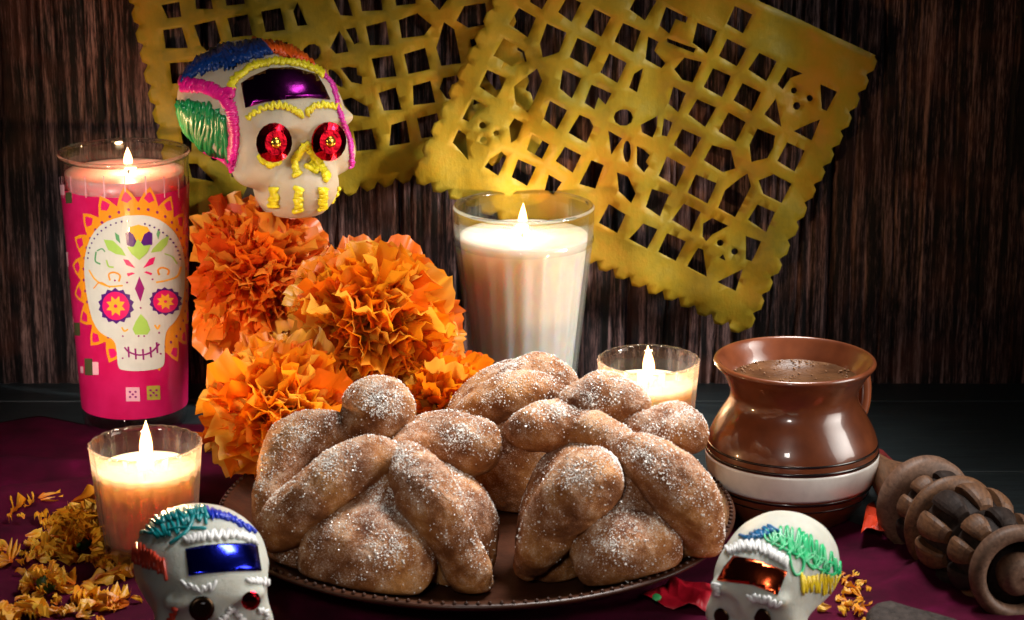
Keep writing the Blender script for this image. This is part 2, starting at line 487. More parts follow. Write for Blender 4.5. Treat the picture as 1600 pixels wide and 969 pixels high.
def crust_mat():
    m = Mat("sugared_crust"); v = m.coord()
    geo = m.node('ShaderNodeNewGeometry'); nz = m.node('ShaderNodeSeparateXYZ', {0: geo.outputs['Normal']}).outputs['Z']
    n = m.noise(v, .55, 5, .6)
    base = m.ramp(n, [(.3, (.10, .026, .006)), (.48, (.28, .095, .020)), (.7, (.55, .245, .06))])
    fine = m.noise(v, 13, 3, .85); mid = m.noise(v, 1.1, 3, .6)
    cover = m.math('ADD', m.math('MULTIPLY', nz, .07), m.math('ADD', fine, m.math('MULTIPLY', mid, .55)))
    f = m.ramp(cover, [(.80, (0, 0, 0)), (.95, (.5, .5, .5))])
    col = m.mix(base, (.72, .60, .5), f)
    m.set(Base_Color=col, Roughness=m.math('SUBTRACT', .75, m.math('MULTIPLY', f, .25)))
    m.p.inputs['Specular IOR Level'].default_value = .3
    m.bump(m.math('ADD', m.math('ADD', m.math('MULTIPLY', fine, .7), m.noise(v, 2.2, 4)), m.math('MULTIPLY', m.noise(v, .8, 5, .6, dist=1.2), 2.2)), .8, .12); return m.m
M_crust = crust_mat()
def sugar_mat():
    m = Mat("sugar_grain")
    m.set(Base_Color=(.88, .85, .8), Roughness=.18); m.p.inputs['Specular IOR Level'].default_value = .7
    return m.m
M_sugar = sugar_mat()

def skull_mat(name, col, rad=(1, .7, .5)):
    m = Mat(name); v = m.coord(); n = m.noise(v, .8, 4)
    c = m.ramp(n, [(.3, tuple(x * .85 for x in col)), (.7, col)])
    m.set(Base_Color=c, Roughness=.42, Subsurface_Weight=.85, Subsurface_Scale=.8 * S); m.p.inputs['Subsurface Radius'].default_value = rad
    m.bump(m.math('ADD', m.noise(v, 16, 3, .7), m.math('MULTIPLY', m.noise(v, 2.2, 4), .9)), .75, .06); return m.m
M_skull = skull_mat("molded_sugar", (.66, .55, .40))
M_skull2 = skull_mat("pale_molded_sugar", (.60, .60, .52))
def icing(name, col): return simple(name, col, .32, var=.25, bumps=(5, .2, .03), spec=.6)
I_pink = icing("pink_icing", (.85, .01, .28)); I_yel = icing("yellow_icing", (.9, .72, .02)); I_blue = icing("blue_icing", (.003, .04, .22))
I_org = icing("orange_icing", (.9, .11, .01)); I_grn = icing("green_icing", (.005, .25, .07)); I_teal = icing("teal_icing", (.0, .25, .27))
I_wht = icing("white_icing", (.85, .85, .82)); I_red = icing("red_icing", (.6, .05, .02)); I_deep = icing("deep_blue_icing", (.004, .03, .5))
I_mint = icing("bright_green_icing", (.01, .45, .16)); I_lem = icing("lemon_icing", (.9, .62, .02)); I_mag = icing("magenta_icing", (.7, .03, .4))
def foil(name, col, rough=.14):
    m = Mat(name); v = m.coord(); m.set(Base_Color=col, Metallic=1.0, Roughness=rough)
    m.bump(m.noise(v, 1.1, 3), .25, .1); return m.m
F_purple = foil("purple_foil", (.10, .006, .09), .22); F_red = foil("red_foil", (.50, .006, .018), .12); F_blue = foil("blue_foil", (.02, .03, .65), .16)
F_orange = foil("copper_foil", (.75, .10, .03), .16); F_dark = foil("dark_foil", (.06, .035, .02), .3)

def clay_mat():
    m = Mat("glazed_terracotta"); v = m.coord(); n = m.noise(v, .9, 5)
    c = m.ramp(n, [(.3, (.13, .032, .011)), (.7, (.20, .052, .017))])
    m.set(Base_Color=c, Roughness=.3, Coat_Weight=.9, Coat_Roughness=.05); m.bump(m.noise(v, 1.2, 3), .12, .06); return m.m
M_clay = clay_mat()
M_black = simple("black_glaze", (.012, .008, .007), .25, coat=.8)
M_white = simple("white_glaze", (.85, .83, .78), .3, coat=.8, var=.06)
def plate_mat():
    m = Mat("dark_glazed_clay"); v = m.coord(); n = m.noise(v, .6, 5)
    c = m.ramp(n, [(.3, (.022, .007, .003)), (.7, (.055, .017, .007))])
    m.set(Base_Color=c, Roughness=.38, Coat_Weight=.1, Coat_Roughness=.15); m.p.inputs['Specular IOR Level'].default_value = .25; m.bump(m.noise(v, 3, 4), .3, .06); return m.m
M_plate = plate_mat()
def choc_mat():
    m = Mat("frothy_hot_chocolate"); v = m.coord(); n = m.noise(v, .5, 5, .6)
    vo = m.node('ShaderNodeTexVoronoi', {'Vector': v, 'Scale': 6.0}, feature='SMOOTH_F1').outputs['Distance']
    c = m.ramp(n, [(.35, (.06, .024, .009)), (.6, (.16, .07, .028)), (.75, (.26, .13, .06))])
    m.set(Base_Color=c, Roughness=.3); m.bump(vo, .4, .05); return m.m
M_choc = choc_mat()
M_froth = simple("chocolate_froth", (.3, .15, .07), .35)
def wood_mat(name, c1, c2, sc=(1, .12, 1)):
    m = Mat(name); v = m.coord(); st = m.node('ShaderNodeMapping', {'Vector': v, 'Scale': sc}).outputs[0]
    f = m.noise(st, 5, 6, .65, dist=.5)
    m.set(Base_Color=m.ramp(f, [(.3, c1), (.7, c2)]), Roughness=.55); m.bump(f, .35, .05); return m.m
M_wood = wood_mat("carved_wood", (.06, .024, .010), (.22, .10, .042))
M_wood_lt = wood_mat("pale_carved_wood", (.09, .045, .026), (.24, .13, .08))
M_wood_dk = wood_mat("burnt_wood", (.015, .010, .009), (.05, .034, .028))
M_wood_dk.node_tree.nodes["Principled BSDF"].inputs["Specular IOR Level"].default_value = .1
M_block = wood_mat("dark_block", (.02, .014, .012), (.05, .035, .03))
M_tablet = simple("bloomed_chocolate", (.045, .034, .03), .7, bumps=(2.2, 1.0, .25), var=.5, spec=.2)
M_redcloth = simple("red_satin", (.42, .006, .02), .38, var=.2, bumps=(12, .2, .02))
M_redpaper = simple("red_orange_paper", (.75, .05, .01), .5)
M_green = simple("leaf_green", (.04, .10, .015), .5, var=.4)
M_sequin = simple("green_paper_bit", (.05, .4, .12), .4)

# ------------------------------------------------------------------ THE SETTING
YW = 29.0
def build_wall():
    root = thing("plank_wall", (0, YW, 0), "dark weathered board wall with rough vertical grain behind the altar", "wall")
    x = -48.0; k = 0
    while x < 48:
        w = [13.4, 15.2, 12.2, 14.6, 13.0, 16.0][k % 6]; k += 1
        nx, nz = 150, 46
        xs = np.linspace(x + .05, x + w - .05, nx); zs = np.linspace(-1.0, 46, nz)
        X, Z = np.meshgrid(xs, zs, indexing='ij')
        r = np.zeros_like(X)
        prof = np.zeros(nx)
        loc = np.random.default_rng(100 + k)
        for q in range(int(w * 2.6)):        # deep grooves and proud ribs along the grain
            c = loc.uniform(x, x + w); ww = loc.uniform(.06, .24); a = loc.uniform(-.28, .16)
            wob = c + .22 * np.sin(zs * loc.uniform(.05, .22) + loc.uniform(0, 6)) + .05 * np.sin(zs * .9 + q)
            amp = a * (.55 + .45 * np.sin(zs * loc.uniform(.05, .3) + loc.uniform(0, 6)))
            r += amp[None, :] * np.exp(-((X - wob[None, :]) / ww) ** 2)
        edge = np.minimum(X - xs[0], xs[-1] - X)
        r -= .35 * np.exp(-(edge / .18) ** 2)
        Y = YW + .35 - np.clip(r, -.45, .3)
        V = np.stack([X.ravel(), Y.ravel(), Z.ravel()], 1)
        i, j = np.meshgrid(np.arange(nx - 1), np.arange(nz - 1), indexing='ij'); a = (i * nz + j).ravel()
        F = np.stack([a, a + nz, a + nz + 1, a + 1], 1)
        # give the board its back and sides
        bV = np.array([[xs[0], YW + 2, -1], [xs[-1], YW + 2, -1], [xs[-1], YW + 2, 46], [xs[0], YW + 2, 46]])
        n0 = len(V); L = [q for q in range(nz)]; Rr = [(nx - 1) * nz + q for q in range(nz)]
        T = [q * nz + nz - 1 for q in range(nx)]; Bt = [q * nz for q in range(nx)]
        faces = F.tolist() + [[n0, n0 + 3, n0 + 2, n0 + 1], [n0] + L + [n0 + 3], [n0 + 2] + Rr[::-1] + [n0 + 1], T[::-1] + [n0 + 3, n0 + 2][::1], Bt + [n0 + 1, n0]]
        o = mk("plank", np.vstack([V, bV]), faces, M_wall, root, loc=(x + w / 2, YW, 20), smooth=False)
        x += w
build_wall()

def build_table():
    root = thing("table_top", (0, 0, 0), "dark slate blue wooden table top under the cloth", "table")
    root['kind'] = 'structure'
    y = -60.0; ws = [12.5, 11.5, 13, 12, 11, 12.5, 13.2, 12]; k = 0
    while y < YW + 2:
        w = ws[k % len(ws)]; k += 1
        V, F = box((-70, y + .06, -2), (70, y + w - .06, 0), .1)
        mk("plank", V, F, M_table, root, loc=(0, y + w / 2, -1), smooth=False); y += w
build_table()

def cloth_z(x, y):
    z = .16 + .10 * np.sin(x * .22 + y * .35) * np.sin(y * .27 - x * .13 + 1) + .05 * np.sin(x * .9 + 1.3 * np.sin(y * .4)) + .03 * np.sin(y * 1.7 + x * .6)
    return np.maximum(z, .05)
def build_cloth():
    back = np.array([(-60, 668), (60, 652), (180, 668), (330, 662), (520, 690), (800, 705), (1050, 740), (1250, 790), (1375, 832), (1470, 858), (1560, 868), (1700, 872)], float)
    bx, by = [], []
    for px, py in back:
        p = at_z(px, py, 0); bx.append(p[0]); by.append(p[1])
    xs = np.linspace(-42, 42, 240); yb = np.interp(xs, bx, by); ys = np.linspace(0, 1, 150)
    X = xs[:, None] + 0 * ys[None, :]; Y = -40 + (yb[:, None] + 40) * ys[None, :] + .25 * np.sin(xs[:, None] * .8) * ys
    Z = cloth_z(X, Y)
    for (cx, cy_, a, l, w, h) in ((-30, 6, .5, 9, 1.2, 1.0), (-25, 12, -.3, 8, 1.0, .8), (22, -3, .9, 7, 1.0, .7), (-33, -8, .2, 8, 1.3, .7), (19, -13.5, -.4, 8, 1.1, .5), (30, -2, .2, 7, 1, .8)):
        u = (X - cx) * math.cos(a) + (Y - cy_) * math.sin(a); v = -(X - cx) * math.sin(a) + (Y - cy_) * math.cos(a)
        Z += h * np.exp(-(u / l) ** 2 - (v / w) ** 2)
    for (cx, cy_, r) in ((-2, .7, 10), (15.8, 6, 5), (-24, 21.4, 4), (-19.2, -.8, 3)):
        d = np.sqrt((X - cx) ** 2 + (Y - cy_) ** 2); f = np.clip((d - r) / 3, 0, 1); Z = Z * f + .06 * (1 - f)
    Z[:, -1] = .02
    V = np.stack([X.ravel(), Y.ravel(), Z.ravel()], 1); nz = len(ys); nx = len(xs)
    i, j = np.meshgrid(np.arange(nx - 1), np.arange(nz - 1), indexing='ij'); a = (i * nz + j).ravel()
    F = np.stack([a, a + nz, a + nz + 1, a + 1], 1)
    N = np.zeros_like(V); N[:, 2] = 1
    V2, F2 = thicken(V, F, N, .04)
    o = mk("tablecloth", V2, F2, M_cloth)
    tag(o, "rumpled dark magenta cloth spread over the front of the table", "tablecloth")
build_cloth()

# ------------------------------------------------------------------ PAPEL PICADO
def Z3(ox, oy, s): return lambda pts: [(ox + x / s, oy + y / s) for x, y in pts]
zA, zB, zC = Z3(630, 0, 3.23), Z3(950, 0, 3.231), Z3(900, 240, 3.2)
HOLES = [zA(p) for p in (
    [(585, 45), (668, 90), (628, 190), (535, 125)], [(508, 198), (610, 265), (622, 315), (550, 342), (458, 285)],
    [(725, 120), (822, 165), (785, 260), (705, 290), (690, 220)], [(425, 355), (520, 400), (470, 495), (385, 440)],
    [(675, 350), (700, 410), (630, 570), (568, 530), (560, 440)], [(350, 503), (430, 540), (375, 560), (330, 615), (300, 600)],
    ngon(400, 630, 17, n=9), ngon(470, 670, 15, n=9), ngon(407, 706, 20, n=9), [(280, 655), (315, 680), (328, 805), (250, 720)],
    [(560, 600), (607, 625), (575, 700), (545, 720), (535, 640)], [(495, 765), (522, 790), (480, 882), (412, 840), (440, 800)],
    [(805, 350), (897, 395), (850, 490), (790, 440)], [(740, 505), (825, 550), (775, 648), (710, 600)], [(650, 680), (735, 725), (700, 803), (625, 760)],
    [(580, 808), (670, 850), (625, 943), (548, 895)], [(735, 885), (800, 920), (760, 985), (715, 965)], [(880, 195), (975, 240), (930, 338), (840, 285)],
    [(830, -20), (897, 15), (850, 112), (783, 60)], [(965, 48), (1047, 88), (1000, 187), (918, 140)], [(655, -60), (735, -20), (700, 45), (640, 10)],
    [(1110, 118), (1200, 160), (1160, 262), (1068, 210)], [(1040, 270), (1125, 315), (1080, 415), (995, 365)],
    [(950, 428), (1050, 470), (1020, 525), (985, 490), (965, 548), (915, 515)], [(890, 575), (940, 600), (960, 640), (925, 720), (835, 665)],
    [(815, 735), (897, 780), (855, 870), (770, 810)], [(950, 810), (1012, 835), (970, 955), (890, 930)], [(1190, -30), (1280, 10), (1220, 105), (1145, 50)],
    ngon(1110, 590, 48, 42, 10), [(1210, 345), (1195, 400), (1180, 465), (1140, 440), (1165, 370)], [(1035, 660), (1105, 700), (1050, 780)],
    ngon(1130, 765, 20, 55, 10), [(1180, 740), (1215, 760), (1245, 790), (1225, 820), (1240, 840), (1215, 870), (1180, 830)],
    [(1200, 630), (1285, 590), (1280, 650), (1260, 700), (1205, 670)])] + [zB(p) for p in (
    [(295, 40), (400, 85), (390, 112), (340, 95), (310, 170), (262, 130)], [(450, 112), (548, 155), (498, 265), (425, 210)],
    [(600, 195), (695, 240), (650, 335), (560, 280)], [(762, 265), (850, 310), (800, 410), (708, 350)],
    [(205, 190), (255, 215), (235, 260), (290, 320), (270, 345), (190, 300)], [(300, 195), (440, 240), (430, 262), (300, 215)],
    [(385, 290), (470, 310), (425, 412), (375, 400), (335, 350)], [(530, 345), (620, 385), (575, 490), (482, 435)], [(680, 422), (770, 465), (725, 560), (635, 508)],
    [(910, 345), (985, 378), (925, 400), (885, 455), (858, 430)], [(1075, 430), (1155, 465), (1105, 560), (1080, 550)],
    ngon(943, 465, 16, n=9), ngon(1022, 502, 16, n=9), ngon(955, 540, 19, n=9), [(848, 500), (875, 640), (788, 575)], [(1070, 605), (1030, 712), (940, 665)],
    [(330, 440), (392, 470), (355, 570), (308, 530)], [(450, 500), (545, 545), (490, 640), (408, 580)], [(610, 572), (695, 620), (645, 715), (560, 665)],
    [(755, 650), (842, 685), (830, 740), (800, 790), (722, 812), (715, 730)], [(905, 720), (993, 765), (940, 862), (853, 805)],
    [(375, 655), (470, 695), (415, 797), (335, 740)], [(525, 732), (620, 760), (642, 850), (580, 868), (485, 810)],
    [(300, 800), (393, 848), (345, 945), (258, 893)], [(285, 605), (328, 625), (300, 695), (272, 690)],
    [(140, -60), (200, -30), (180, -15), (130, -25)], [(480, -50), (560, -10), (520, 85), (440, 45)], [(640, 30), (725, 70), (680, 165), (600, 120)])] + [zC(p) for p in (
    [(205, 95), (260, 115), (298, 200), (275, 245), (215, 190)], [(380, 180), (465, 210), (420, 315), (350, 265)], [(600, 105), (700, 145), (655, 243), (558, 195)],
    [(855, 100), (873, 160), (795, 315), (710, 265), (745, 180)], [(985, 98), (1075, 150), (1025, 240), (935, 195), (912, 130)],
    [(905, 250), (990, 285), (950, 390), (860, 330)], [(165, 255), (245, 300), (205, 395), (115, 345)], [(540, 255), (622, 290), (575, 390), (482, 335)],
    [(680, 320), (760, 362), (680, 400), (650, 435), (632, 410), (635, 350)], [(850, 415), (925, 440), (880, 540), (850, 530)],
    ngon(720, 443, 17, n=9), ngon(793, 490, 17, n=9), [(735, 500), (748, 535), (715, 520)], [(610, 472), (635, 480), (655, 618), (558, 570)],
    [(835, 585), (800, 690), (708, 645)], [(335, 345), (405, 375), (355, 470), (265, 420)], [(455, 400), (548, 440), (500, 543), (412, 490)])]
# drop the two guessed ones that would stray off the sheet's printed field
HOLES = [h for h in HOLES if not (np.mean([p[0] for p in h]) > 1085 and np.mean([p[1] for p in h]) < 28)]

BLp, Up, Vp = np.array([648., 272.]), None, None
aR = R(25.4); Up = np.array([math.cos(aR), math.sin(aR)]); Vp = np.array([math.sin(aR), -math.cos(aR)])
SW, SH = 572.0, 476.0
def to_uv(p): d = np.array(p) - BLp; return (float(d @ Up), float(d @ Vp))
def grow(h, k=1.02):
    c = np.mean(h, 0); big = max(abs(p[0] - c[0]) for p in h) > 9
    return [tuple(c + (np.array(p) - c) * (k if big else 1.0)) for p in h]
HUV = [[to_uv(p) for p in grow(h)] for h in HOLES]
ctr = np.array([np.mean(h, 0) for h in HUV])
for iu in range(9):                        # the part of the pattern above the frame goes on as plain windows
    for iv in range(3):
        c = np.array([62 + 57 * iu, 305 + 52 * iv])
        if np.min(np.linalg.norm(ctr - c, axis=1)) > 52 and SW - 50 > c[0] > 45 and c[1] < SH - 55:
            HUV.append([(c[0] - 16, c[1] - 17), (c[0] + 16, c[1] - 17), (c[0] + 16, c[1] + 17), (c[0] - 16, c[1] + 17)])
            ctr = np.vstack([ctr, c])
def sheet_outline():
    P = []
    n = 20
    for i in range(n):                     # pinked bottom edge
        u0 = SW * i / n; w = SW / n
        P += [(u0, 0 if i else 4), (u0 + w * .30, -11), (u0 + w * .72, -8), (u0 + w * .97, 1)]
    m = 15
    for i in range(m):                     # wavy right edge
        v0 = SH * i / m; w = SH / m
        P += [(SW, v0 + .5), (SW + 7, v0 + w * .3), (SW + 6, v0 + w * .75), (SW - 1, v0 + w * .93)]
    P += [(SW, SH), (0, SH)]
    for i in range(m):
        v0 = SH * (1 - i / m); w = SH / m
        P += [(0, v0 - .5), (-7, v0 - w * .3), (-6, v0 - w * .75), (1, v0 - w * .93)]
    return P
def build_sheet(bl, ang, label, ybase, seed, wav):
    u = np.array([math.cos(ang), math.sin(ang)]); v = np.array([math.sin(ang), -math.cos(ang)])
    V2, F = fill2d(sheet_outline(), HUV, 13)
    g = np.random.default_rng(seed); a = g.uniform(0, 6, 6)
    P = []; Y = ybase + wav * (np.sin(V2[:, 0] * .021 + a[0]) * np.cos(V2[:, 1] * .016 + a[1]) * .45 + .22 * np.sin(V2[:, 0] * .05 + V2[:, 1] * .03 + a[2])
                               + .12 * np.sin(V2[:, 0] * .013 - V2[:, 1] * .08 + a[3]) + .07 * np.sin(V2[:, 0] * .11 + a[4]) * np.sin(V2[:, 1] * .1 + a[5]))
    for (x, y), yy in zip(V2, Y):
        q = bl + u * x + v * y
        P.append(at_y(q[0], q[1], ybase) + np.array([0, yy - ybase, 0]))
    P = np.array(P); N = np.zeros_like(P); N[:, 1] = -1
    c = np.cross(P[F[0][1]] - P[F[0][0]], P[F[0][2]] - P[F[0][0]])
    if c[1] > 0: F = F[:, ::-1]
    V3, F3 = thicken(P, F, N, .012)
    o = mk("papel_picado_banner", V3, F3, M_paper, loc=P.mean(0))
    tag(o, label, "paper banner", "cut yellow tissue paper banners on the wall")
aL = R(-12.2)
build_sheet(np.array([283., 352.]), aL, "yellow cut tissue banner behind the large sugar skull, overlapped by the other banner", YW - .75, 3, .5)
build_sheet(BLp, aR, "tilted yellow cut tissue banner above the white candle, lying over the other banner", YW - 1.7, 11, .7)

# ------------------------------------------------------------------ CANDLES
def flame(base, h, w, parent, power, lean=0.0, col=(1.0, .60, .28)):
    prof = []
    for t in np.linspace(0, 1, 16):
        r = w * (math.sin(math.pi * t ** .72) ** .9) * (1 - .25 * t)
        prof.append((max(r, .008), h * t))
    V, F = lathe(prof, 16)
    V[:, 0] += lean * (V[:, 2] / h) ** 2
    o = mk("flame", V + np.array(base), F, M_flame, parent, loc=base)
    l = bpy.data.lights.new("candle_light", 'POINT'); l.energy = power; l.color = col; l.shadow_soft_size = .22 * S
    lo = bpy.data.objects.new("candle_light", l); scn.collection.objects.link(lo)
    lo.location = Vector([float(a) for a in (np.array(base) + [0, 0, h * .68])]) * S
    lo.parent = None
    return o
def disc(profile_r, z, n=64, dome=0.0, rings=6):
    prof = [(max(profile_r * k / rings, .01), z + dome * ((k / rings) ** 2)) for k in range(rings + 1)]
    return prof

def votive(pxc, pyc, d, label, scale=1.0, fl=1.9, wpow=.3, lean=0.0, seed=0):
    top = CAM + ray(pxc, pyc) * 1.0; dd = ray(pxc, pyc); p = CAM + dd * (d / np.dot(dd, FWD))
    x, y, H = p[0], p[1], p[2] - .08
    H = H * scale
    root = thing("votive_candle", (x, y, .08), label, "candle", "small fluted glass votive candles")
    rt, rb = 2.92, 2.35
    nfl = 22
    def fl_out(rr, th, z):
        return rr + .17 * (np.abs(np.cos(th * nfl / 2)) ** .8 - .75) * (1 if z > .5 else .3)
    zs = np.linspace(0, H, 20)
    ro = lambda z: rb + (rt - rb) * (z / H) ** .9
    prof = [(.05, 0), (rb - .35, 0), (rb - .08, .08)] + [(ro(z), z) for z in zs[1:]] 
    V, F = lathe(prof, 208, fl_out)
    prof2 = [(ro(H) - .1, H + .05), (ro(H) - .19, H - .02)] + [(ro(z) - .24, z) for z in zs[::-1][1:-1] if z > .9] + [(rb - .6, .75), (.05, .72)]
    Vi, Fi = lathe(prof2, 104)
    # outer wall with a rolled lip, then the inner wall
    lipV, lipF = lathe([(ro(H) + .02, H - .08), (ro(H) + .045, H - .01), (ro(H) - .03, H + .06), (ro(H) - .13, H + .05), (ro(H) - .2, H - .03)], 208, lambda rr, th, z: rr + .09 * (np.abs(np.cos(th * nfl / 2)) - .6))
    b = np.array([x, y, .08])
    mk("glass_cup", *join([(V + b, F), (Vi + b, Fi[:, ::-1])]), M_film, root)
    mk("glass_rim", lipV + b, lipF, M_rim, root)
    wz = H * .795; wr = ro(wz) - .27
    wp = [(.02, .8), (rb - .5, .8), (ro(1.2) - .27, 1.1)] + [(ro(z) - .27, z) for z in np.linspace(1.3, wz, 10)] + [(wr - .15, wz + .03), (wr * .8, wz - .08), (wr * .4, wz - .12), (.02, wz - .13)]
    V, F = lathe(wp, 156, lambda rr, th, z: rr + (.05 * (np.abs(np.cos(th * nfl / 2)) - .6) if z < wz - .1 else 0) * (rr > 1.5)); mk("wax", V + b, F, M_wax_peach, root)
    wb = b + np.array([0, 0, wz - .15])
    mk("wick", *tube([wb, wb + [0, 0, .3], wb + [.06, 0, .55]], .05, 6), M_wick, root)
    flame(wb + np.array([.02, 0, .36]), fl, .39, root, wpow, lean)
    return root
votive(227, 693, 126, "fluted glass votive candle burning at the left behind the blue and teal iced skull", fl=2.35, wpow=.5, lean=.06)
votive(1013.5, 562, 139, "fluted glass votive candle burning behind the sugared bread, left of the clay mug", fl=2.0, wpow=.42, lean=-.08)

# tall white candle in a faceted tumbler
def white_candle():
    p = at_z(818, 644, 0); x, y = p[0], p[1]; z0 = 0.0
    dtop = depth((x, y, 13)); H = 13.25
    root = thing("tumbler_candle", (x, y, 0), "large white candle in a faceted glass tumbler below the yellow banner", "candle")
    b = np.array([x, y, 0]); rt, rb = 4.25, 3.05; nf = 20
    ro = lambda z: rb + (rt - rb) * min(z / 11.2, 1) ** 1.0
    def fl(rr, th, z):
        k = 1.0 if .6 < z < 10.6 else 0.0
        return rr - k * .26 * (np.abs(np.sin(th * nf / 2)) ** 1.5)
    zs = np.linspace(.3, 11.2, 26)
    prof = [(.05, .02), (rb - .2, .02), (rb, .15)] + [(ro(z), z) for z in zs] + [(rt + .03, 11.6), (rt + .06, 12.4), (rt + .06, H - .12)]
    V, F = lathe(prof, 160, fl)
    profi = [(rt - .25, H - .1)] + [(rt - .27, z) for z in (12.6, 11.9)] + [(ro(z) - .3, z) for z in zs[::-1] if z > 1.3] + [(rb - .6, 1.1), (.05, 1.0)]
    Vi, Fi = lathe(profi, 96)
    mk("glass_tumbler", *join([(V + b, F), (Vi + b, Fi[:, ::-1])]), M_wallglass, root)
    rim = lathe([(rt + .06, H - .16), (rt + .10, H - .06), (rt + .04, H + .07), (rt - .1, H + .1), (rt - .24, H + .02), (rt - .26, H - .14)], 120)
    bead = lathe([(rt - .02, 11.0), (rt + .09, 11.2), (rt + .04, 11.45), (rt - .02, 11.5)], 120)
    mk("glass_rim", rim[0] + b, rim[1], M_rim, root)
    mk("glass_band", bead[0] + b, bead[1], M_glass, root)
    wz = 11.5; wr = lambda z: min(ro(z), rt) - .34
    wp = [(.02, 1.15), (rb - .7, 1.15)] + [(wr(z), z) for z in np.linspace(1.5, wz, 24)] + [(wr(wz) - .15, wz + .02), (wr(wz) * .75, wz - .1), (wr(wz) * .3, wz - .16), (.02, wz - .17)]
    V, F = lathe(wp, 160, lambda rr, th, z: rr - (.13 * np.abs(np.sin(th * nf / 2)) ** 1.5 if z < 10.8 else 0) * (rr > 2)); mk("wax", V + b, F, M_wax_white, root)
    wb = b + np.array([-.1, 0, wz - .2]); mk("wick", *tube([wb, wb + [0, 0, .35], wb + [.05, 0, .6]], .06, 6), M_wick, root)
    flame(wb + np.array([.02, 0, .42]), 1.75, .31, root, .23, .05)
white_candle()

# tall printed candle ----------------------------------------------------------
PRINT = {}
def pm(name, col):
    if name not in PRINT:
        m = Mat(name); v = m.coord(); n = m.noise(v, 1.2, 3)
        c = m.ramp(n, [(.3, tuple(x * .9 for x in col)), (.7, col)])
        m.set(Base_Color=c, Roughness=.35, Coat_Weight=.6, Coat_Roughness=.08); PRINT[name] = m.m
    return PRINT[name]
def printed_candle():
    base = at_z(212, 657, 0); x, y = base[0], base[1]; b = np.array([x, y, 0])
    root = thing("printed_candle", (x, y, 0), "tall pink glass candle printed with a decorated skull, at the left", "candle")
    H = 17.0; rt, rb = 3.9, 3.2
    ro = lambda z: rb + (rt - rb) * z / H
    prof = [(.05, .03), (rb - .3, .03), (rb - .05, .12)] + [(ro(z), z) for z in np.linspace(.4, H - .1, 30)]
    profi = [(rt - .22, H - .1)] + [(ro(z) - .24, z) for z in np.linspace(H - .4, 1.7, 20)] + [(rb - .7, 1.35), (.05, 1.3)]
    Vo, Fo = lathe(prof, 96); Vi, Fi = lathe(profi, 96)
    mk("glass_tumbler", *join([(Vo + b, Fo), (Vi + b, Fi)]), M_glass, root)
    rim = lathe([(rt - .01, H - .2), (rt + .07, H - .08), (rt + .03, H + .08), (rt - .1, H + .1), (rt - .22, H), (rt - .23, H - .15)], 96)
    mk("glass_rim", rim[0] + b, rim[1], M_rim, root)
    bs = lathe([(.05, .2), (rb - .35, .2), (rb - .25, .35), (rb - .2, 1.0), (rb - .5, 1.25), (.05, 1.25)], 96)
    mk("glass_base", bs[0] + b, bs[1], M_rim, root)
    wz = 15.85; wr = lambda z: ro(z) - .27
    wp = [(.02, 1.45), (rb - .6, 1.45)] + [(wr(z), z) for z in np.linspace(1.8, wz, 20)] + [(wr(wz) - .15, wz), (wr(wz) * .7, wz - .1), (.02, wz - .15)]
    V, F = lathe(wp, 96); mk("wax", V + b, F, M_wax_pink, root)
    wb = b + np.array([.25, 0, wz - .2]); mk("wick", *tube([wb, wb + [0, 0, .3], wb + [-.05, 0, .55]], .055, 6), M_wick, root)
    flame(wb + np.array([0, 0, .36]), 1.3, .3, root, .13)
    # label: a printed sleeve round the glass
    m = Mat("pink_label"); v = m.coord(); n = m.noise(v, .5, 3)
    c = m.ramp(n, [(.3, (.72, .006, .10)), (.7, (.88, .02, .17))])
    d = m.node('ShaderNodeBsdfPrincipled', {'Base Color': c, 'Roughness': .3, 'Coat Weight': .7, 'Coat Roughness': .06})
    t = m.node('ShaderNodeBsdfTranslucent', {'Color': c})
    m.surf(m.node('ShaderNodeMixShader', {0: .3, 1: d.outputs[0], 2: t.outputs[0]}).outputs[0])
    lab = lathe([(ro(z) + .03, z) for z in np.linspace(1.15, 15.1, 20)], 128)
    mk("label_sleeve", lab[0] + b, lab[1], m.m, root)
    # label space: s = px along the glass from the axis, y = px down the photo
    RT, RB = 100.5, 80.0; cxt, cxb = 197.5, 206.0
    def to_s(px, py):
        t = (py - 243) / (657 - 243.); rr = RT + (RB - RT) * t; cx = cxt + (cxb - cxt) * t
        return (rr * math.asin(max(-.995, min(.995, (px - cx) / rr))), py)
    def wrap(V2, lay):
        out, nrm = [], []
        for s, py in V2:
            t = (py - 243) / 414.; rr = RT + (RB - RT) * t; th = s / rr
            z = H * (657 - (py - 23 * math.cos(th))) / 414.
            r = ro(z) + .035 + .012 * lay
            out.append([x + r * math.sin(th), y - r * math.cos(th), z]); nrm.append([math.sin(th), -math.cos(th), 0])
        return np.array(out), np.array(nrm)
    acc = {}
    def deco(name, mat, poly, lay, holes=()):
        V2, F = fill2d(poly, holes, 7)
        if not len(F): return
        W, N = wrap(V2, lay)
        c = np.cross(W[F[:, 1]] - W[F[:, 0]], W[F[:, 2]] - W[F[:, 0]]); f = (c * N[F[:, 0]]).sum(1) < 0
        F = F.copy(); F[f] = F[f][:, ::-1]
        acc.setdefault((name, lay), [mat, []])[1].append((mat,) + tuple(thicken(W, F, N, .008)))
    zz = lambda pts: [to_s(120 + a / 3.23, 300 + c_ / 3.23) for a, c_ in pts]
    ORG = pm("orange_print", (.86, .30, .012)); PNK = pm("hot_pink_print", (.72, .008, .13)); WHT = pm("white_print", (.62, .62, .55))
    PUR = pm("purple_print", (.07, .008, .16)); LIM = pm("lime_print", (.36, .58, .10)); GRE = pm("green_print", (.10, .34, .13)); VIO = pm("violet_print", (.28, .004, .15))
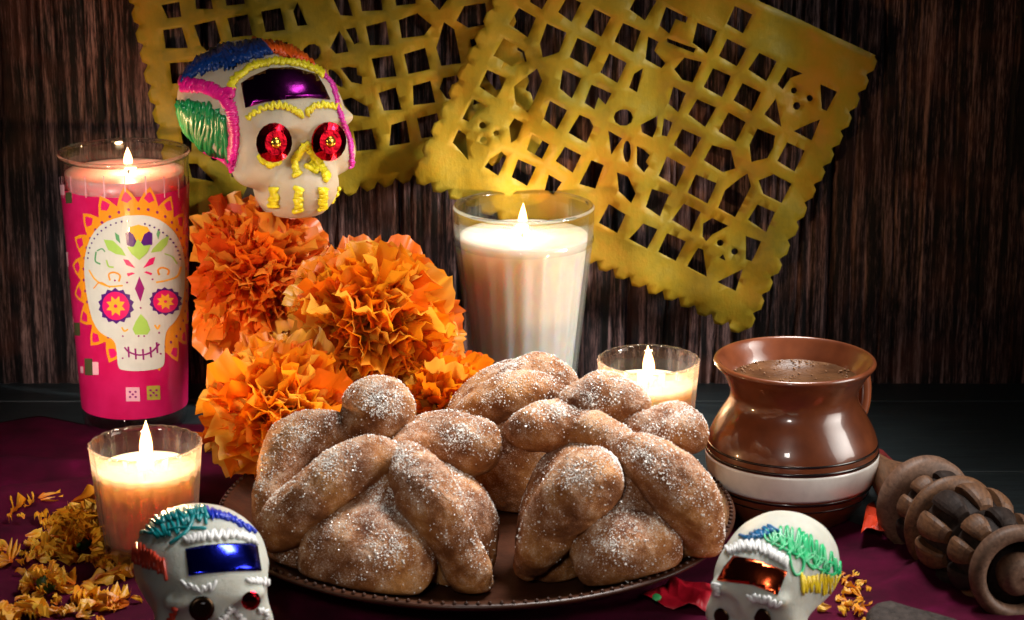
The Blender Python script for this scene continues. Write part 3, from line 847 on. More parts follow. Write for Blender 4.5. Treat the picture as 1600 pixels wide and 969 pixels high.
    YLW = pm("amber_print", (.9, .42, .03)); PALE = pm("pale_pink_print", (.9, .45, .5)); DRK = pm("olive_print", (.08, .08, .03))
    c0, cy0, rx, ry = 34, 436, 98, 112
    NL = 20
    ring = []
    for i in range(NL * 4):
        a = 2 * math.pi * i / (NL * 4); k = [1.04, 1.17, 1.27, 1.17][i % 4]
        ring.append((c0 + rx * k * math.sin(a), cy0 - ry * k * math.cos(a)))
    lobes = []
    for i in range(NL):
        a = 2 * math.pi * (i + .5) / NL; w = 2 * math.pi / NL
        q = lambda da, k: (c0 + rx * k * math.sin(a + da), cy0 - ry * k * math.cos(a + da))
        deco("print", PNK, [q(-w * .24, 1.10), q(0, 1.05), q(w * .24, 1.10), q(w * .1, 1.17), q(0, 1.2), q(-w * .1, 1.17)], 2)
    deco("lace_print", ORG, ring, 1)
    for i in range(NL * 2):
        a = 2 * math.pi * i / (NL * 2)
        deco("dot_print", VIO, ngon(c0 + rx * .96 * math.sin(a), cy0 - ry * .96 * math.cos(a), 2.3, n=8), 2)
    skull = zz([(300, 125), (400, 125), (480, 165), (530, 240), (548, 340), (545, 470), (528, 590), (500, 650), (470, 690), (458, 760), (455, 850), (430, 878), (350, 890), (270, 885), (245, 865), (240, 790), (225, 735), (165, 700), (125, 640), (105, 560), (90, 450), (92, 340), (130, 230), (200, 160)])
    skull = [tuple(p) for p in curve_pts(np.array(skull + [skull[0]]), 90)[:-1]]
    deco("skull_print", WHT, skull, 3)
    for cx, cyy, r1 in ((243, 565, 88), (466, 545, 70)):
        P = [(cx + r1 * (1.0 if i % 2 else .86) * math.cos(i * math.pi / 14), cyy + r1 * 1.02 * (1.0 if i % 2 else .86) * math.sin(i * math.pi / 14)) for i in range(28)]
        deco("eye_print", PUR, zz(P), 4)
        deco("eye_print", PNK, zz(ngon(cx, cyy, r1 * .74, r1 * .8, 24)), 5)
        P = [(cx + r1 * (.55 if i % 2 else .33) * math.cos(i * math.pi / 8), cyy + r1 * (.6 if i % 2 else .36) * math.sin(i * math.pi / 8)) for i in range(16)]
        deco("eye_print", YLW, zz(P), 6)
        deco("eye_print", PNK, zz(ngon(cx, cyy, r1 * .1, n=8)), 7)
    deco("flower_print", YLW, zz([(308, 210), (320, 180), (360, 168), (400, 180), (415, 210), (385, 250), (335, 250)]), 4)
    deco("flower_print", PUR, zz([(300, 210), (315, 200), (335, 215), (355, 265), (330, 280), (305, 265)]), 5)
    deco("flower_print", PUR, zz([(420, 210), (405, 200), (385, 215), (365, 265), (390, 280), (418, 265)]), 5)
    deco("flower_print", LIM, zz([(305, 275), (335, 275), (355, 235), (380, 270), (412, 265), (395, 305), (358, 340), (325, 310)]), 6)
    deco("leaf_print", LIM, zz([(195, 240), (240, 245), (280, 285), (300, 320), (250, 310), (215, 290)]), 4)
    deco("leaf_print", LIM, zz([(492, 220), (455, 245), (420, 285), (412, 305), (455, 298), (482, 265)]), 4)
    deco("leaf_print", GRE, zz([(250, 205), (270, 220), (275, 260), (255, 240)]), 4)
    deco("leaf_print", GRE, zz([(445, 190), (455, 205), (445, 240), (438, 215)]), 4)
    for P in ([(285, 335), (310, 340), (340, 380), (300, 365)], [(430, 325), (405, 335), (375, 380), (420, 360)], [(300, 405), (325, 400), (338, 405), (305, 420)], [(415, 405), (390, 395), (378, 400), (410, 415)]):
        deco("petal_print", PNK, zz(P), 4)
    deco("gem_print", VIO, zz([(357, 420), (378, 480), (358, 545), (335, 480)]), 4)
    deco("nose_print", LIM, zz([(358, 605), (385, 640), (398, 685), (385, 708), (330, 708), (318, 680), (335, 640)]), 4)
    def stroke(P, w, mat, lay=4):
        Q = curve_pts(np.array(P, float), max(4, len(P) * 4)); T = np.gradient(Q, axis=0); T /= np.linalg.norm(T, axis=1)[:, None]
        Nn = np.stack([-T[:, 1], T[:, 0]], 1) * w
        deco("line_print", mat, zz([tuple(q) for q in np.vstack([Q + Nn, (Q - Nn)[::-1]])]), lay)
    stroke([(278, 770), (300, 795), (350, 810), (400, 795), (436, 755)], 4, VIO)
    for xx, yy in ((296, 795), (328, 805), (362, 808), (396, 797), (424, 775)): stroke([(xx, yy - 28), (xx + 2, yy + 26)], 4, VIO)
    stroke([(115, 390), (150, 440), (210, 468), (280, 465)], 4, YLW); stroke([(135, 480), (170, 450), (220, 475)], 3, ORG)
    stroke([(220, 440), (215, 410), (240, 400), (268, 415), (262, 445)], 4, ORG)
    stroke([(535, 375), (520, 420), (480, 440), (430, 450)], 4, YLW); stroke([(445, 415), (440, 390), (460, 378), (485, 392), (480, 415)], 4, ORG)
    stroke([(155, 300), (150, 345), (175, 360)], 4, GRE); stroke([(205, 340), (215, 370), (240, 375)], 4, LIM); stroke([(160, 295), (185, 285), (200, 300)], 3, GRE)
    stroke([(470, 310), (500, 325), (520, 360)], 3, LIM); stroke([(268, 670), (280, 690), (298, 680)], 4, YLW); stroke([(418, 660), (430, 680), (440, 660)], 4, YLW)
    for i in range(12):
        a = math.pi * (1.03 + .45 * i / 11); q = (325 + 215 * math.cos(a), 350 + 200 * math.sin(a)); deco("dot_print", PUR, zz(ngon(q[0], q[1], 5, n=6)), 4)
        a = -math.pi * (.02 + .38 * i / 11); q = (325 + 208 * math.cos(a), 350 + 195 * math.sin(a)); deco("dot_print", PUR, zz(ngon(q[0], q[1], 5, n=6)), 4)
    for q in ((358, 575), (300, 450), (415, 435), (268, 825), (440, 805), (272, 715), (436, 700), (345, 715), (370, 715), (243, 440)): deco("dot_print", VIO, zz(ngon(q[0], q[1], 5, n=6)), 4)
    # little squares and dashes of print round the sleeve
    sq = [(110, 300, 12, 15, PALE), (124, 312, 12, 16, DRK), (112, 405, 8, 22, PALE), (114, 505, 8, 24, PALE), (128, 512, 13, 20, DRK), (135, 575, 6, 10, PALE), (148, 570, 14, 26, DRK), (160, 572, 10, 20, PALE), (216, 612, 20, 22, PALE), (245, 610, 18, 22, pm("gold_print", (.45, .36, .05))), (112, 440, 10, 10, DRK)]
    for (px, py, w, h, mt) in sq:
        t = [to_s(px - w / 2, py - h / 2), to_s(px + w / 2, py - h / 2), to_s(px + w / 2, py + h / 2), to_s(px - w / 2, py + h / 2)]
        deco("square_print", mt, t, 2)
    for (px, py) in ((216, 612), (245, 610)):
        for dx, dy in ((-4, -4), (4, -4), (-4, 4), (4, 4), (0, 0)):
            deco("square_print", VIO, [to_s(*q) for q in ngon(px + dx, py + dy, 1.9, n=6)], 3)
    for s in range(-170, 260, 31):
        deco("scallop_print", PALE, [(s - 1, 280), (s + .6, 280), (s + .6, 312), (s - 1, 312)], 1)
    groups = {}
    for (name, lay), (mat, lst) in acc.items():
        for it in lst: groups.setdefault((name, it[0].name), [it[0], []])[1].append((it[1], it[2]))
    for (name, _), (mat, parts) in groups.items():
        for V, F in parts: mk(name, V, F, mat, root, smooth=False)
printed_candle()

# ------------------------------------------------------------------ SUGAR SKULLS
def skull_sdf(sc=1.0, tall=1.0, wide=0.0, sock=1.0):
    def f(X, Y, Z):
        X, Y, Z = X / sc, Y / sc, Z / sc / tall
        a = ell(X, Y, Z, (0, .9, 6.5), (4.15, 4.9, 4.0))
        fr = ell(X, Y, Z, (0, -1.6, 5.8), (3.35 + wide, 3.4 + wide * .3, 3.6))
        a = smin(a, fr, .9)
        cw = 2.15 + wide; ck = np.minimum(ell(X, Y, Z, (cw, -2.9, 3.7), (1.35, 1.5, 1.2 + wide)), ell(X, Y, Z, (-cw, -2.9, 3.7), (1.35, 1.5, 1.2 + wide)))
        a = smin(a, ck, .8)
        jaw = smax(ell(X, Y, Z, (0, -2.9, 1.7), (2.2 + (wide > .4) * wide * .8, 2.5, 2.3)), -Z + .0, .3)
        a = smin(a, jaw, .9)
        brow = np.minimum(ell(X, Y, Z, (1.7, -4.3, 6.1), (1.3, .7, .5)), ell(X, Y, Z, (-1.7, -4.3, 6.1), (1.3, .7, .5)))
        a = smin(a, brow, .7)
        muz = ell(X, Y, Z, (0, -4.2, 2.1), (1.8, 1.5, 1.5)); a = smin(a, muz, .7)
        e = np.minimum(ell(X, Y, Z, (1.55, -5.2, 4.9), (1.12, sock, 1.1)), ell(X, Y, Z, (-1.55, -5.2, 4.9), (1.12, sock, 1.1)))
        a = smax(a, -e, .35)
        nose = ell(X, Y, Z, (0, -5.35, 3.6), (.42, .8, .6)); a = smax(a, -nose, .25)
        tmp = np.minimum(ell(X, Y, Z, (5.0, -2.2, 4.6), (1.5, 2.2, 2.0)), ell(X, Y, Z, (-5.0, -2.2, 4.6), (1.5, 2.2, 2.0)))
        a = smax(a, -tmp, .8)
        a = a + .05 * lump(X, Y, Z, 1.1, .6)
        return smax(a, -Z, .15) * sc
    return f
def build_skull(px, py_top, y, sc, yaw, label, mat, tall=1.0, name="sugar_skull", z0=None, h=.13, pitch=0.0, wide=0.0, sock=1.0):
    V, F = surfnet(skull_sdf(sc, tall, wide, sock), (-4.8 * sc, -6.2 * sc, -.3), (4.8 * sc, 6.2 * sc, 11 * sc * tall), h)
    Rm = rotz(yaw) @ rotx(pitch)
    V = V @ Rm.T; V[:, 2] -= V[:, 2].min()
    if z0 is None: z0 = .2
    p = at_y(px, py_top, y); loc = np.array([p[0], y, z0])
    root = thing(name, loc, label, "sugar skull")
    W = V + loc
    mk("skull_body", W, F, mat, root)
    return root, bvh_of(W, F), loc
def lay(bvh, P, lift, d0=None):
    out = []
    for px, py in P:
        p, n = hit(bvh, px, py, d0=d0)
        if np.dot(n, CAM - p) < 0: n = -n
        out.append(p + n * lift)
    return np.array(out)
def smooth3(P, k=1):
    for _ in range(k):
        P = np.vstack([P[:1], (P[:-2] + 2 * P[1:-1] + P[2:]) / 4, P[-1:]])
    return P
def piping(bvh, P, r, dens=3, jit=0.0, d0=None):
    Q = curve_pts(np.array(P, float), max(4, int(len(P) * dens)))
    W = smooth3(lay(bvh, Q, r * .55, d0), 1)
    rad = r * (1 + .16 * nrg.standard_normal(len(W)))
    rad = np.convolve(np.pad(rad, 1, 'edge'), [.25, .5, .25], 'valid')
    return tube(W + (nrg.standard_normal(W.shape) * jit), rad, 6)
def zig(A, B, n, jit=1.2):
    a = curve_pts(A, n); b = curve_pts(B, n); P = []
    for i in range(n):
        P.append((a if i % 2 == 0 else b)[i] + nrg.uniform(-jit, jit, 2))
    return P
def rope(C, hw, n, jit=1.0):
    """zigzag across a centre line"""
    Q = curve_pts(C, n); T = np.gradient(Q, axis=0); T /= np.linalg.norm(T, axis=1)[:, None] + 1e-9
    N = np.stack([-T[:, 1], T[:, 0]], 1)
    return [Q[i] + N[i] * (hw if i % 2 else -hw) + nrg.uniform(-jit, jit, 2) for i in range(n)]
def patch(bvh, poly, lift, thick, step, d0=None):
    V2, F = fill2d(poly, (), step)
    P = []; Ns = []
    for px, py in V2:
        p, n = hit(bvh, px, py, d0=d0)
        if np.dot(n, CAM - p) < 0: n = -n
        P.append(p + n * lift); Ns.append(n)
    P = np.array(P); Ns = np.array(Ns)
    c = np.cross(P[F[:, 1]] - P[F[:, 0]], P[F[:, 2]] - P[F[:, 0]]); f = (c * Ns[F[:, 0]]).sum(1) < 0
    F = F.copy(); F[f] = F[f][:, ::-1]
    return thicken(P, F, Ns, thick)
def gem(center, nrm, r, dep=.35, n=12):
    nrm = nrm / np.linalg.norm(nrm); u = np.cross(nrm, [0, 0, 1.0]); u /= np.linalg.norm(u); v = np.cross(nrm, u)
    V = []; F = []
    for k, (rr, hh) in enumerate(((1.0, 0), (.97, .10), (.62, dep), )):
        for i in range(n):
            a = 2 * math.pi * (i + .5 * k) / n; V.append(center + r * rr * (math.cos(a) * u + math.sin(a) * v) + nrm * hh * r)
    V.append(center + nrm * dep * r * 1.02); c = len(V) - 1
    for k in range(2):
        for i in range(n):
            j = (i + 1) % n; F += [[k * n + i, k * n + j, (k + 1) * n + i], [k * n + j, (k + 1) * n + j, (k + 1) * n + i]]
    for i in range(n): F.append([2 * n + i, 2 * n + (i + 1) % n, c])
    V.append(center - nrm * .1 * r); c2 = len(V) - 1
    for i in range(n): F.append([(i + 1) % n, i, c2])
    return np.array(V), F

# stand under the big skull, hidden by the flowers from the front
V, F = box((-16.6, 23.6, 0), (-12.6, 27.6, 13.8), .25)
tag(mk("wooden_stand", V, F, M_block, loc=(-16, 25.5, 0)), "dark wooden block standing behind the flowers, carrying the large sugar skull", "stand")

def big_skull():
    root, bv, loc = build_skull(409, 60, 22.3, 1.07, R(38), "large sugar skull with pink, green and blue icing and purple foil above the marigolds", M_skull, z0=13.75, h=.12, tall=.875, wide=.4, sock=.62)
    d0 = 148.0
    z = lambda pts: [np.array([250 + a / 3.027, 40 + b / 3.027]) for a, b in pts]
    def pipe(name, mat, P, r, dens=3, jit=0.0): mk(name, *piping(bv, P, r, dens, jit, d0), mat, root)
    # foil band first, icing laid over its edges
    mk("forehead_foil", *patch(bv, z([(385, 275), (430, 245), (520, 205), (620, 200), (740, 232), (775, 290), (803, 352), (700, 342), (600, 350), (500, 362), (405, 390)]), .07, .05, 9, d0), F_purple, root)
    for cx, cy_, rx, ry in ((510, 550, 90, 80), (768, 545, 68, 86)):
        p, n = hit(bv, *(z([(cx, cy_)])[0]), d0=d0)
        fwd = np.array([math.sin(R(33)), -math.cos(R(33)), 0.12]); fwd /= np.linalg.norm(fwd)
        p = p + fwd * .78
        V, F = gem(p, fwd, 1.16, .2, 18); mk("foil_eye", V, F, F_red, root, smooth=False)
        mk("foil_pupil", *gem(p + fwd * .17, fwd, .40, .5, 7), foil('gold_foil', (.75, .42, .06), .25), root)
    for A, B, n in (([(112, 262), (230, 245), (340, 225), (440, 180), (530, 140)], [(140, 190), (250, 95), (350, 64), (430, 62), (480, 78)], 46),
                    ([(120, 230), (200, 150), (300, 120), (400, 130), (500, 110)], [(150, 250), (250, 200), (340, 200), (440, 160), (520, 130)], 34),
                    ([(160, 160), (250, 120), (330, 150), (420, 100), (450, 80)], [(130, 225), (220, 215), (300, 90), (380, 170), (500, 125)], 26)):
        pipe("blue_icing", I_blue, zig(z(A), z(B), n, 3), .17)
    pipe("orange_icing", I_org, zig(z([(440, 65), (560, 68), (650, 108), (715, 165)]), z([(530, 135), (600, 165), (650, 176), (720, 188)]), 30, 2), .14)
    pipe("orange_icing", I_org, zig(z([(470, 80), (600, 95), (700, 150)]), z([(520, 120), (600, 150), (690, 178)]), 18, 2), .13)
    pipe("yellow_icing", I_yel, rope(z([(338, 305), (350, 258), (400, 222), (450, 188), (530, 172), (620, 178), (700, 194), (772, 232)]), 5.5, 58, 1.5), .13)
    pipe("yellow_icing", I_yel, rope(z([(335, 290), (380, 240), (450, 190), (560, 172), (660, 185), (765, 225)]), 3.5, 40, 2), .13)
    pipe("yellow_eyebrow", I_yel, zig(z([(408, 425), (450, 395), (520, 362), (590, 362), (640, 385), (665, 410)]), z([(418, 455), (465, 418), (530, 400), (590, 400), (640, 425), (672, 440)]), 24), .11)
    pipe("yellow_eyebrow", I_yel, zig(z([(690, 400), (720, 368), (780, 358), (848, 370)]), z([(698, 440), (735, 400), (785, 392), (852, 405)]), 18), .11)
    pipe("pink_icing", I_pink, rope(z([(100, 288), (180, 292), (250, 315), (310, 350), (345, 420), (355, 520), (345, 620), (325, 680)]), 10.5, 120, 1.0), .12)
    pipe("pink_icing", I_pink, rope(z([(95, 268), (180, 275), (260, 300), (330, 330), (335, 300)]), 8, 50, 1.5), .13)
    pipe("pink_icing", I_pink, rope(z([(140, 680), (200, 685), (260, 682), (340, 672)]), 8.5, 50, 1.0), .13)
    pipe("green_icing", I_grn, zig(z([(88, 350), (160, 345), (250, 370), (318, 440)]), z([(72, 520), (150, 620), (240, 645), (322, 625)]), 44, 3), .13, 6, .03)
    pipe("green_icing", I_grn, zig(z([(95, 370), (170, 380), (240, 430), (310, 500)]), z([(70, 560), (150, 640), (200, 640), (320, 640)]), 20, 5), .14, 6, .03)
    pipe("pink_icing", I_mag, rope(z([(765, 222), (815, 285), (838, 380), (868, 470), (898, 560), (905, 670)]), 3.2, 64, .8), .11)
    for P, hw, n in (([(470, 635), (510, 625), (548, 640), (500, 660)], 4, 12), ([(770, 610), (800, 600), (830, 610)], 3.5, 10),
                     ([(690, 565), (655, 600), (635, 650), (650, 710)], 4, 16), ([(690, 565), (730, 620), (765, 670), (790, 725)], 4, 18), ([(700, 680), (720, 660), (745, 690)], 4, 10)):
        pipe("yellow_icing", I_yel, rope(z(P), hw * 1.4, n + 4, 1.5), .17)
    for cx, cy_, w, h in ((545, 812, 21, 42), (655, 822, 22, 50), (770, 818, 19, 46), (846, 815, 8, 46)):
        pipe("icing_tooth", I_yel, zig(z([(cx - w, cy_ - h), (cx - w - 6, cy_ + h)]), z([(cx + w, cy_ - h), (cx + w - 6, cy_ + h)]), 13, 2.0), .16)
big_skull()

def left_skull():
    root, bv, loc = build_skull(313, 787, -13.4, .76, R(17), "small sugar skull with teal icing and a blue foil band at the front left", M_skull2, tall=.88, h=.1, wide=.5, sock=.55)
    d0 = 115; z = lambda pts: [np.array([180 + a / 4.869, 770 + b / 4.869]) for a, b in pts]
    def pipe(name, mat, P, r, dens=3, jit=0.0): mk(name, *piping(bv, P, r, dens, jit, d0), mat, root)
    mk("forehead_foil", *patch(bv, z([(535, 430), (660, 405), (850, 390), (1075, 385), (1110, 595), (900, 600), (700, 615), (560, 635)]), .05, .04, 8, d0), F_blue, root)
    pipe("teal_icing", I_teal, zig(z([(130, 310), (220, 210), (380, 130), (560, 90), (700, 95)]), z([(240, 290), (340, 350), (450, 370), (560, 270), (700, 240)]), 20, 3), .10, 3)
    pipe("teal_icing", I_teal, zig(z([(240, 190), (400, 130), (560, 100), (690, 110)]), z([(330, 270), (440, 230), (600, 190), (700, 190)]), 18, 3), .10, 3)
    pipe("teal_icing", I_teal, z([(420, 390), (480, 350), (560, 280), (600, 180)]), .09, 5); pipe("teal_icing", I_teal, z([(400, 290), (500, 275), (690, 275)]), .09, 5)
    pipe("blue_icing", I_deep, zig(z([(700, 110), (800, 145), (900, 180), (1000, 250)]), z([(720, 215), (850, 215), (950, 260), (1060, 310)]), 22, 2), .10)
    pipe("white_icing", I_wht, zig(z([(520, 350), (600, 312), (700, 290), (820, 275), (930, 285), (1000, 310), (1050, 340)]), z([(545, 390), (620, 385), (700, 385), (820, 370), (930, 360), (1000, 380), (1070, 400)]), 26, 1), .115)
    pipe("red_icing", I_red, zig(z([(100, 400), (180, 355), (290, 420), (370, 500)]), z([(85, 470), (180, 580), (290, 610), (400, 660)]), 26, 2), .09)
    pipe("red_icing", I_red, zig(z([(120, 580), (135, 700)]), z([(150, 600), (150, 700)]), 7), .07); pipe("red_icing", I_red, zig(z([(400, 960), (440, 860)]), z([(450, 970), (470, 890)]), 6), .08)
    pipe("icing_eyebrow", I_wht, zig(z([(510, 680), (590, 690), (680, 690), (760, 670)]), z([(540, 715), (610, 755), (680, 760), (750, 750)]), 11, 2), .09)
    pipe("icing_eyebrow", I_wht, zig(z([(1000, 655), (1070, 640), (1150, 655)]), z([(1015, 690), (1090, 700), (1160, 695)]), 13, 2), .09)
    pipe("white_icing", I_wht, rope(z([(800, 965), (850, 920), (890, 880), (930, 925), (985, 985)]), 4, 16, 1), .09); pipe("white_icing", I_wht, rope(z([(1090, 900), (1140, 900), (1155, 960)]), 4, 8, 1), .09)
    fw = np.array([math.sin(R(17)), -math.cos(R(17)), .15])
    p, n = hit(bv, 180 + 655 / 4.869, 770 + 878 / 4.869, d0=d0); mk("foil_eye", *gem(p + fw * .10, fw, .60, .1, 18), F_dark, root)
    p, n = hit(bv, 180 + 1030 / 4.869, 770 + 818 / 4.869, d0=d0); mk("gem_eye", *gem(p + fw * .10, fw, .46, .42, 10), F_red, root, smooth=False)
left_skull()

def right_skull():
    root, bv, loc = build_skull(1214, 820, -13.0, .655, R(-32), "small sugar skull with green and yellow icing and copper foil at the front right", M_skull2, tall=.96, h=.1, wide=.5, sock=.55)
    d0 = 115; z = lambda pts: [np.array([1080 + a / 3.077, 800 + b / 3.077]) for a, b in pts]
    def pipe(name, mat, P, r, dens=3, jit=0.0): mk(name, *piping(bv, P, r, dens, jit, d0), mat, root)
    mk("forehead_foil", *patch(bv, z([(205, 212), (300, 228), (460, 287), (415, 402), (300, 352), (125, 330), (160, 265)]), .05, .04, 8, d0), F_orange, root)
    pipe("white_icing", I_wht, zig(z([(170, 170), (240, 135), (330, 135), (410, 175), (470, 225)]), z([(185, 205), (250, 195), (330, 205), (400, 245), (450, 270)]), 26, 1), .10)
    pipe("blue_icing", icing("cyan_icing", (.0, .12, .3)), zig(z([(240, 120), (300, 90), (370, 65)]), z([(280, 135), (350, 125), (420, 100)]), 14, 2), .09)
    pipe("green_icing", I_mint, zig(z([(370, 82), (480, 65), (560, 100), (640, 165), (720, 250)]), z([(390, 140), (470, 190), (560, 250), (650, 280), (730, 310)]), 30, 3), .07, 5)
    for k in range(8):
        cx, cy_ = 400 + 40 * k, 110 + 20 * k + (k > 4) * 12
        pipe("green_icing", I_mint, z([(cx + 34 * math.cos(t) - t * 4, cy_ + 34 * math.sin(t) + t * 3) for t in np.linspace(0, 7.5, 14)]), .065, 3)
    pipe("green_icing", I_mint, z([(470, 190), (480, 260), (500, 305), (530, 290), (540, 240), (520, 190), (550, 160), (545, 210), (570, 265), (605, 265), (610, 220)]), .07, 4)
    pipe("yellow_icing", I_lem, zig(z([(525, 300), (600, 282), (670, 285), (725, 292)]), z([(520, 400), (600, 408), (670, 405), (735, 385)]), 24, 2), .08)
    pipe("icing_eyebrow", I_wht, zig(z([(265, 398), (340, 395), (430, 430)]), z([(280, 425), (340, 440), (415, 465)]), 15, 2), .085)
    pipe("icing_eyebrow", I_wht, zig(z([(105, 345), (110, 395)]), z([(145, 350), (140, 395)]), 9, 2), .085)
    fw = np.array([math.sin(R(-32)), -math.cos(R(-32)), .1])
    for cx, cy_, r in ((148, 500, .40), (345, 505, .44)):
        p, n = hit(bv, 1080 + cx / 3.077, 800 + cy_ / 3.077, d0=d0); mk("foil_eye", *gem(p + fw * .06, fw, r, .1, 16), F_dark, root)
right_skull()

# ------------------------------------------------------------------ MARIGOLDS
def petal_mesh(name, seed, mat, L=1.0, W=.72, cup=.22, ruf=.075):
    g = np.random.default_rng(seed); nu, nv = 13, 6
    V = []
    jag = g.uniform(-.05, .035, nu); ph = g.uniform(0, 6, 4)
    for j in range(nv):
        t = j / (nv - 1)
        w = W * (.18 + .82 * math.sin(min(1, t * 1.08) * math.pi * .56) ** 1.1)
        for i in range(nu):
            s = (i / (nu - 1)) * 2 - 1
            y = L * t * (1 - .34 * abs(s) ** 3 * t) + jag[i] * t ** 3 * L
            x = s * w * .5
            z = cup * (s * s) * w * .9 - .18 * t * t * L + ruf * t ** 1.5 * math.sin(s * 8 + ph[0]) * L + ruf * .6 * t ** 1.3 * math.sin(s * 15 + ph[1] + t * 3) * L + .06 * math.sin(t * 6 + ph[2])
            V.append((x, y, z))
    F = [[j * nu + i, j * nu + i + 1, (j + 1) * nu + i + 1, (j + 1) * nu + i] for j in range(nv - 1) for i in range(nu - 1)]
    V = np.array(V)
    return mesh_data(name, V, F, mat)
PET = {}
def petals(mat, key, **k):
    if key not in PET: PET[key] = [petal_mesh("petal", 40 + i, mat, **k) for i in range(6)]
    return PET[key]
def put_petal(me, pos, dirn, up, size, parent, base, name="petal"):
    y = dirn / np.linalg.norm(dirn); z = up - y * np.dot(up, y)
    if np.linalg.norm(z) < 1e-3: z = np.array([.3, .2, 1.0]); z -= y * np.dot(z, y)
    z /= np.linalg.norm(z); x = np.cross(y, z)
    M = Matrix([[x[0] * size[0], y[0] * size[1], z[0] * size[2], (pos[0] - base[0]) * S], [x[1] * size[0], y[1] * size[1], z[1] * size[2], (pos[1] - base[1]) * S],
                [x[2] * size[0], y[2] * size[1], z[2] * size[2], (pos[2] - base[2]) * S], [0, 0, 0, 1]])
    o = bpy.data.objects.new(name, me); scn.collection.objects.link(o); o.parent = parent; o.matrix_basis = M
    return o
def marigold(px, py, y, axis, rad, n, label, mat, key, open_=1.25, squash=.8, seed=1, base_h=.35, stem=None, long=1.0, wild=1.0):
    c = at_y(px, py, y); axis = np.array(axis, float); axis /= np.linalg.norm(axis)
    g = np.random.default_rng(seed)
    u = np.cross(axis, [.1, .2, 1.0]); u /= np.linalg.norm(u); v = np.cross(axis, u)
    foot = c - axis * rad * base_h
    root = thing("marigold", foot, label, "marigold", "bunch of orange paper-like marigolds")
    b = foot; ms = petals(mat, key)
    for k in range(n):
        f = (k + .5) / n; th = open_ * math.sqrt(f) * (1 + g.uniform(-.06, .06)); ph = k * 2.39996 + g.uniform(-.3, .3)
        d = axis * math.cos(th) + (u * math.cos(ph) + v * math.sin(ph)) * math.sin(th)
        outer = f > .72
        Lr = rad * (1.0 + base_h * math.cos(th)) * g.uniform(.86, 1.08) * (squash + (1 - squash) * f)
        L = Lr * g.uniform(.5, .66) * long
        st = b + d * (Lr - L)
        tilt = axis * g.uniform(-.1, .3) * wild + wild * g.uniform(-.28, .28) * u + wild * g.uniform(-.28, .28) * v
        dd = d + tilt * .8
        upv = axis * (.8 if outer else .4) - d * .2 + wild * (g.uniform(-.7, .7) * u + g.uniform(-.7, .7) * v)
        s = g.uniform(.85, 1.25)
        tp = st + dd / np.linalg.norm(dd) * L * s
        if c[1] > 17 and (project(tp)[0] < 302 or project(st)[0] < 302): continue
        put_petal(ms[k % 6], st, dd, upv, (L * s * g.uniform(.8, 1.35), L * s, L * g.uniform(.9, 1.5)), root, b)
    V, F = lathe([(.02, -1.0), (.35, -.9), (.6, -.3), (.8, .5), (.6, .8), (.02, .7)], 14, lambda rr, t, z: rr * (1 + .08 * np.sin(t * 7)))
    Rm = np.stack([u, v, axis], 1)
    mk("calyx", (V * rad * .28) @ Rm.T + b, F, M_green, root)
    if stem is not None:
        P = curve_pts([b - axis * .2, b - axis * 1.2 + np.array([0, 0, -.3])] + [np.array(s_, float) for s_ in stem], 16)
        mk("stem", *tube(P, .16, 7), M_green, root)
    return root
marigold(390, 430, 19.0, (-.0, -.75, .6), 4.8, 295, "tall loose marigold directly below the large sugar skull, beside the printed candle", M_petal_deep, "deep", open_=1.75, seed=5, base_h=.15, wild=1.0, long=1.15, stem=[(-13.5, 17, 4), (-12.5, 18, .3)])
marigold(598, 482, 12.5, (.42, -.62, .72), 4.3, 295, "widest bright marigold, facing up beside the white tumbler candle", M_petal, "bright", open_=1.45, squash=.72, seed=9, base_h=.6, wild=.55, long=1.25, stem=[(-7.5, 16, 5), (-8, 18, .3)])
marigold(430, 618, 7.2, (-.08, -.45, .75), 3.45, 230, "lowest marigold with upright petals, behind the left bread", M_petal, "long", open_=1.45, seed=14, base_h=.75, long=1.35, stem=[(-12, 12, 1.0), (-10, 15, .3)])
marigold(692, 622, 10.0, (.15, -.5, .75), 3.6, 190, "small marigold half hidden between the two rear buns and the widest bloom", M_petal, "bright", open_=1.45, seed=22, base_h=.5, stem=[(-4, 13, 1.5), (-5, 16, .3)])

# ------------------------------------------------------------------ PLATE
PC = np.array([-1.9, .6, 0.0])
def plate():
    root = thing("clay_plate", (PC[0], PC[1], .08), "round dark clay plate with a beaded rim under the sugared buns", "plate")
    prof = [(.05, .12), (7.2, .12), (7.6, 0), (8.0, .1), (10.5, .75), (12.6, 1.55), (13.4, 1.95), (13.75, 2.15), (13.7, 2.32), (13.4, 2.32), (12.9, 2.12), (12.4, 1.9), (10.3, 1.1), (8, .6), (.05, .5)]
    V, F = lathe([(r, z) for r, z in curve_pts(np.array(prof), 46)], 128)
    V[:, 0] = V[:, 0]; mk("dish", V + [PC[0], PC[1], .1], F, M_plate, root)
    n = 150; bv, bf = lathe([(.01, -.12), (.09, -.08), (.125, 0), (.09, .08), (.01, .12)], 6)
    parts = []
    for i in range(n):
        a = 2 * math.pi * i / n; parts.append((bv + [PC[0] + 13.55 * math.cos(a), PC[1] + 13.55 * math.sin(a), 2.47], bf))
    o = mk("beaded_edge", *join(parts), M_plate, root)
plate()

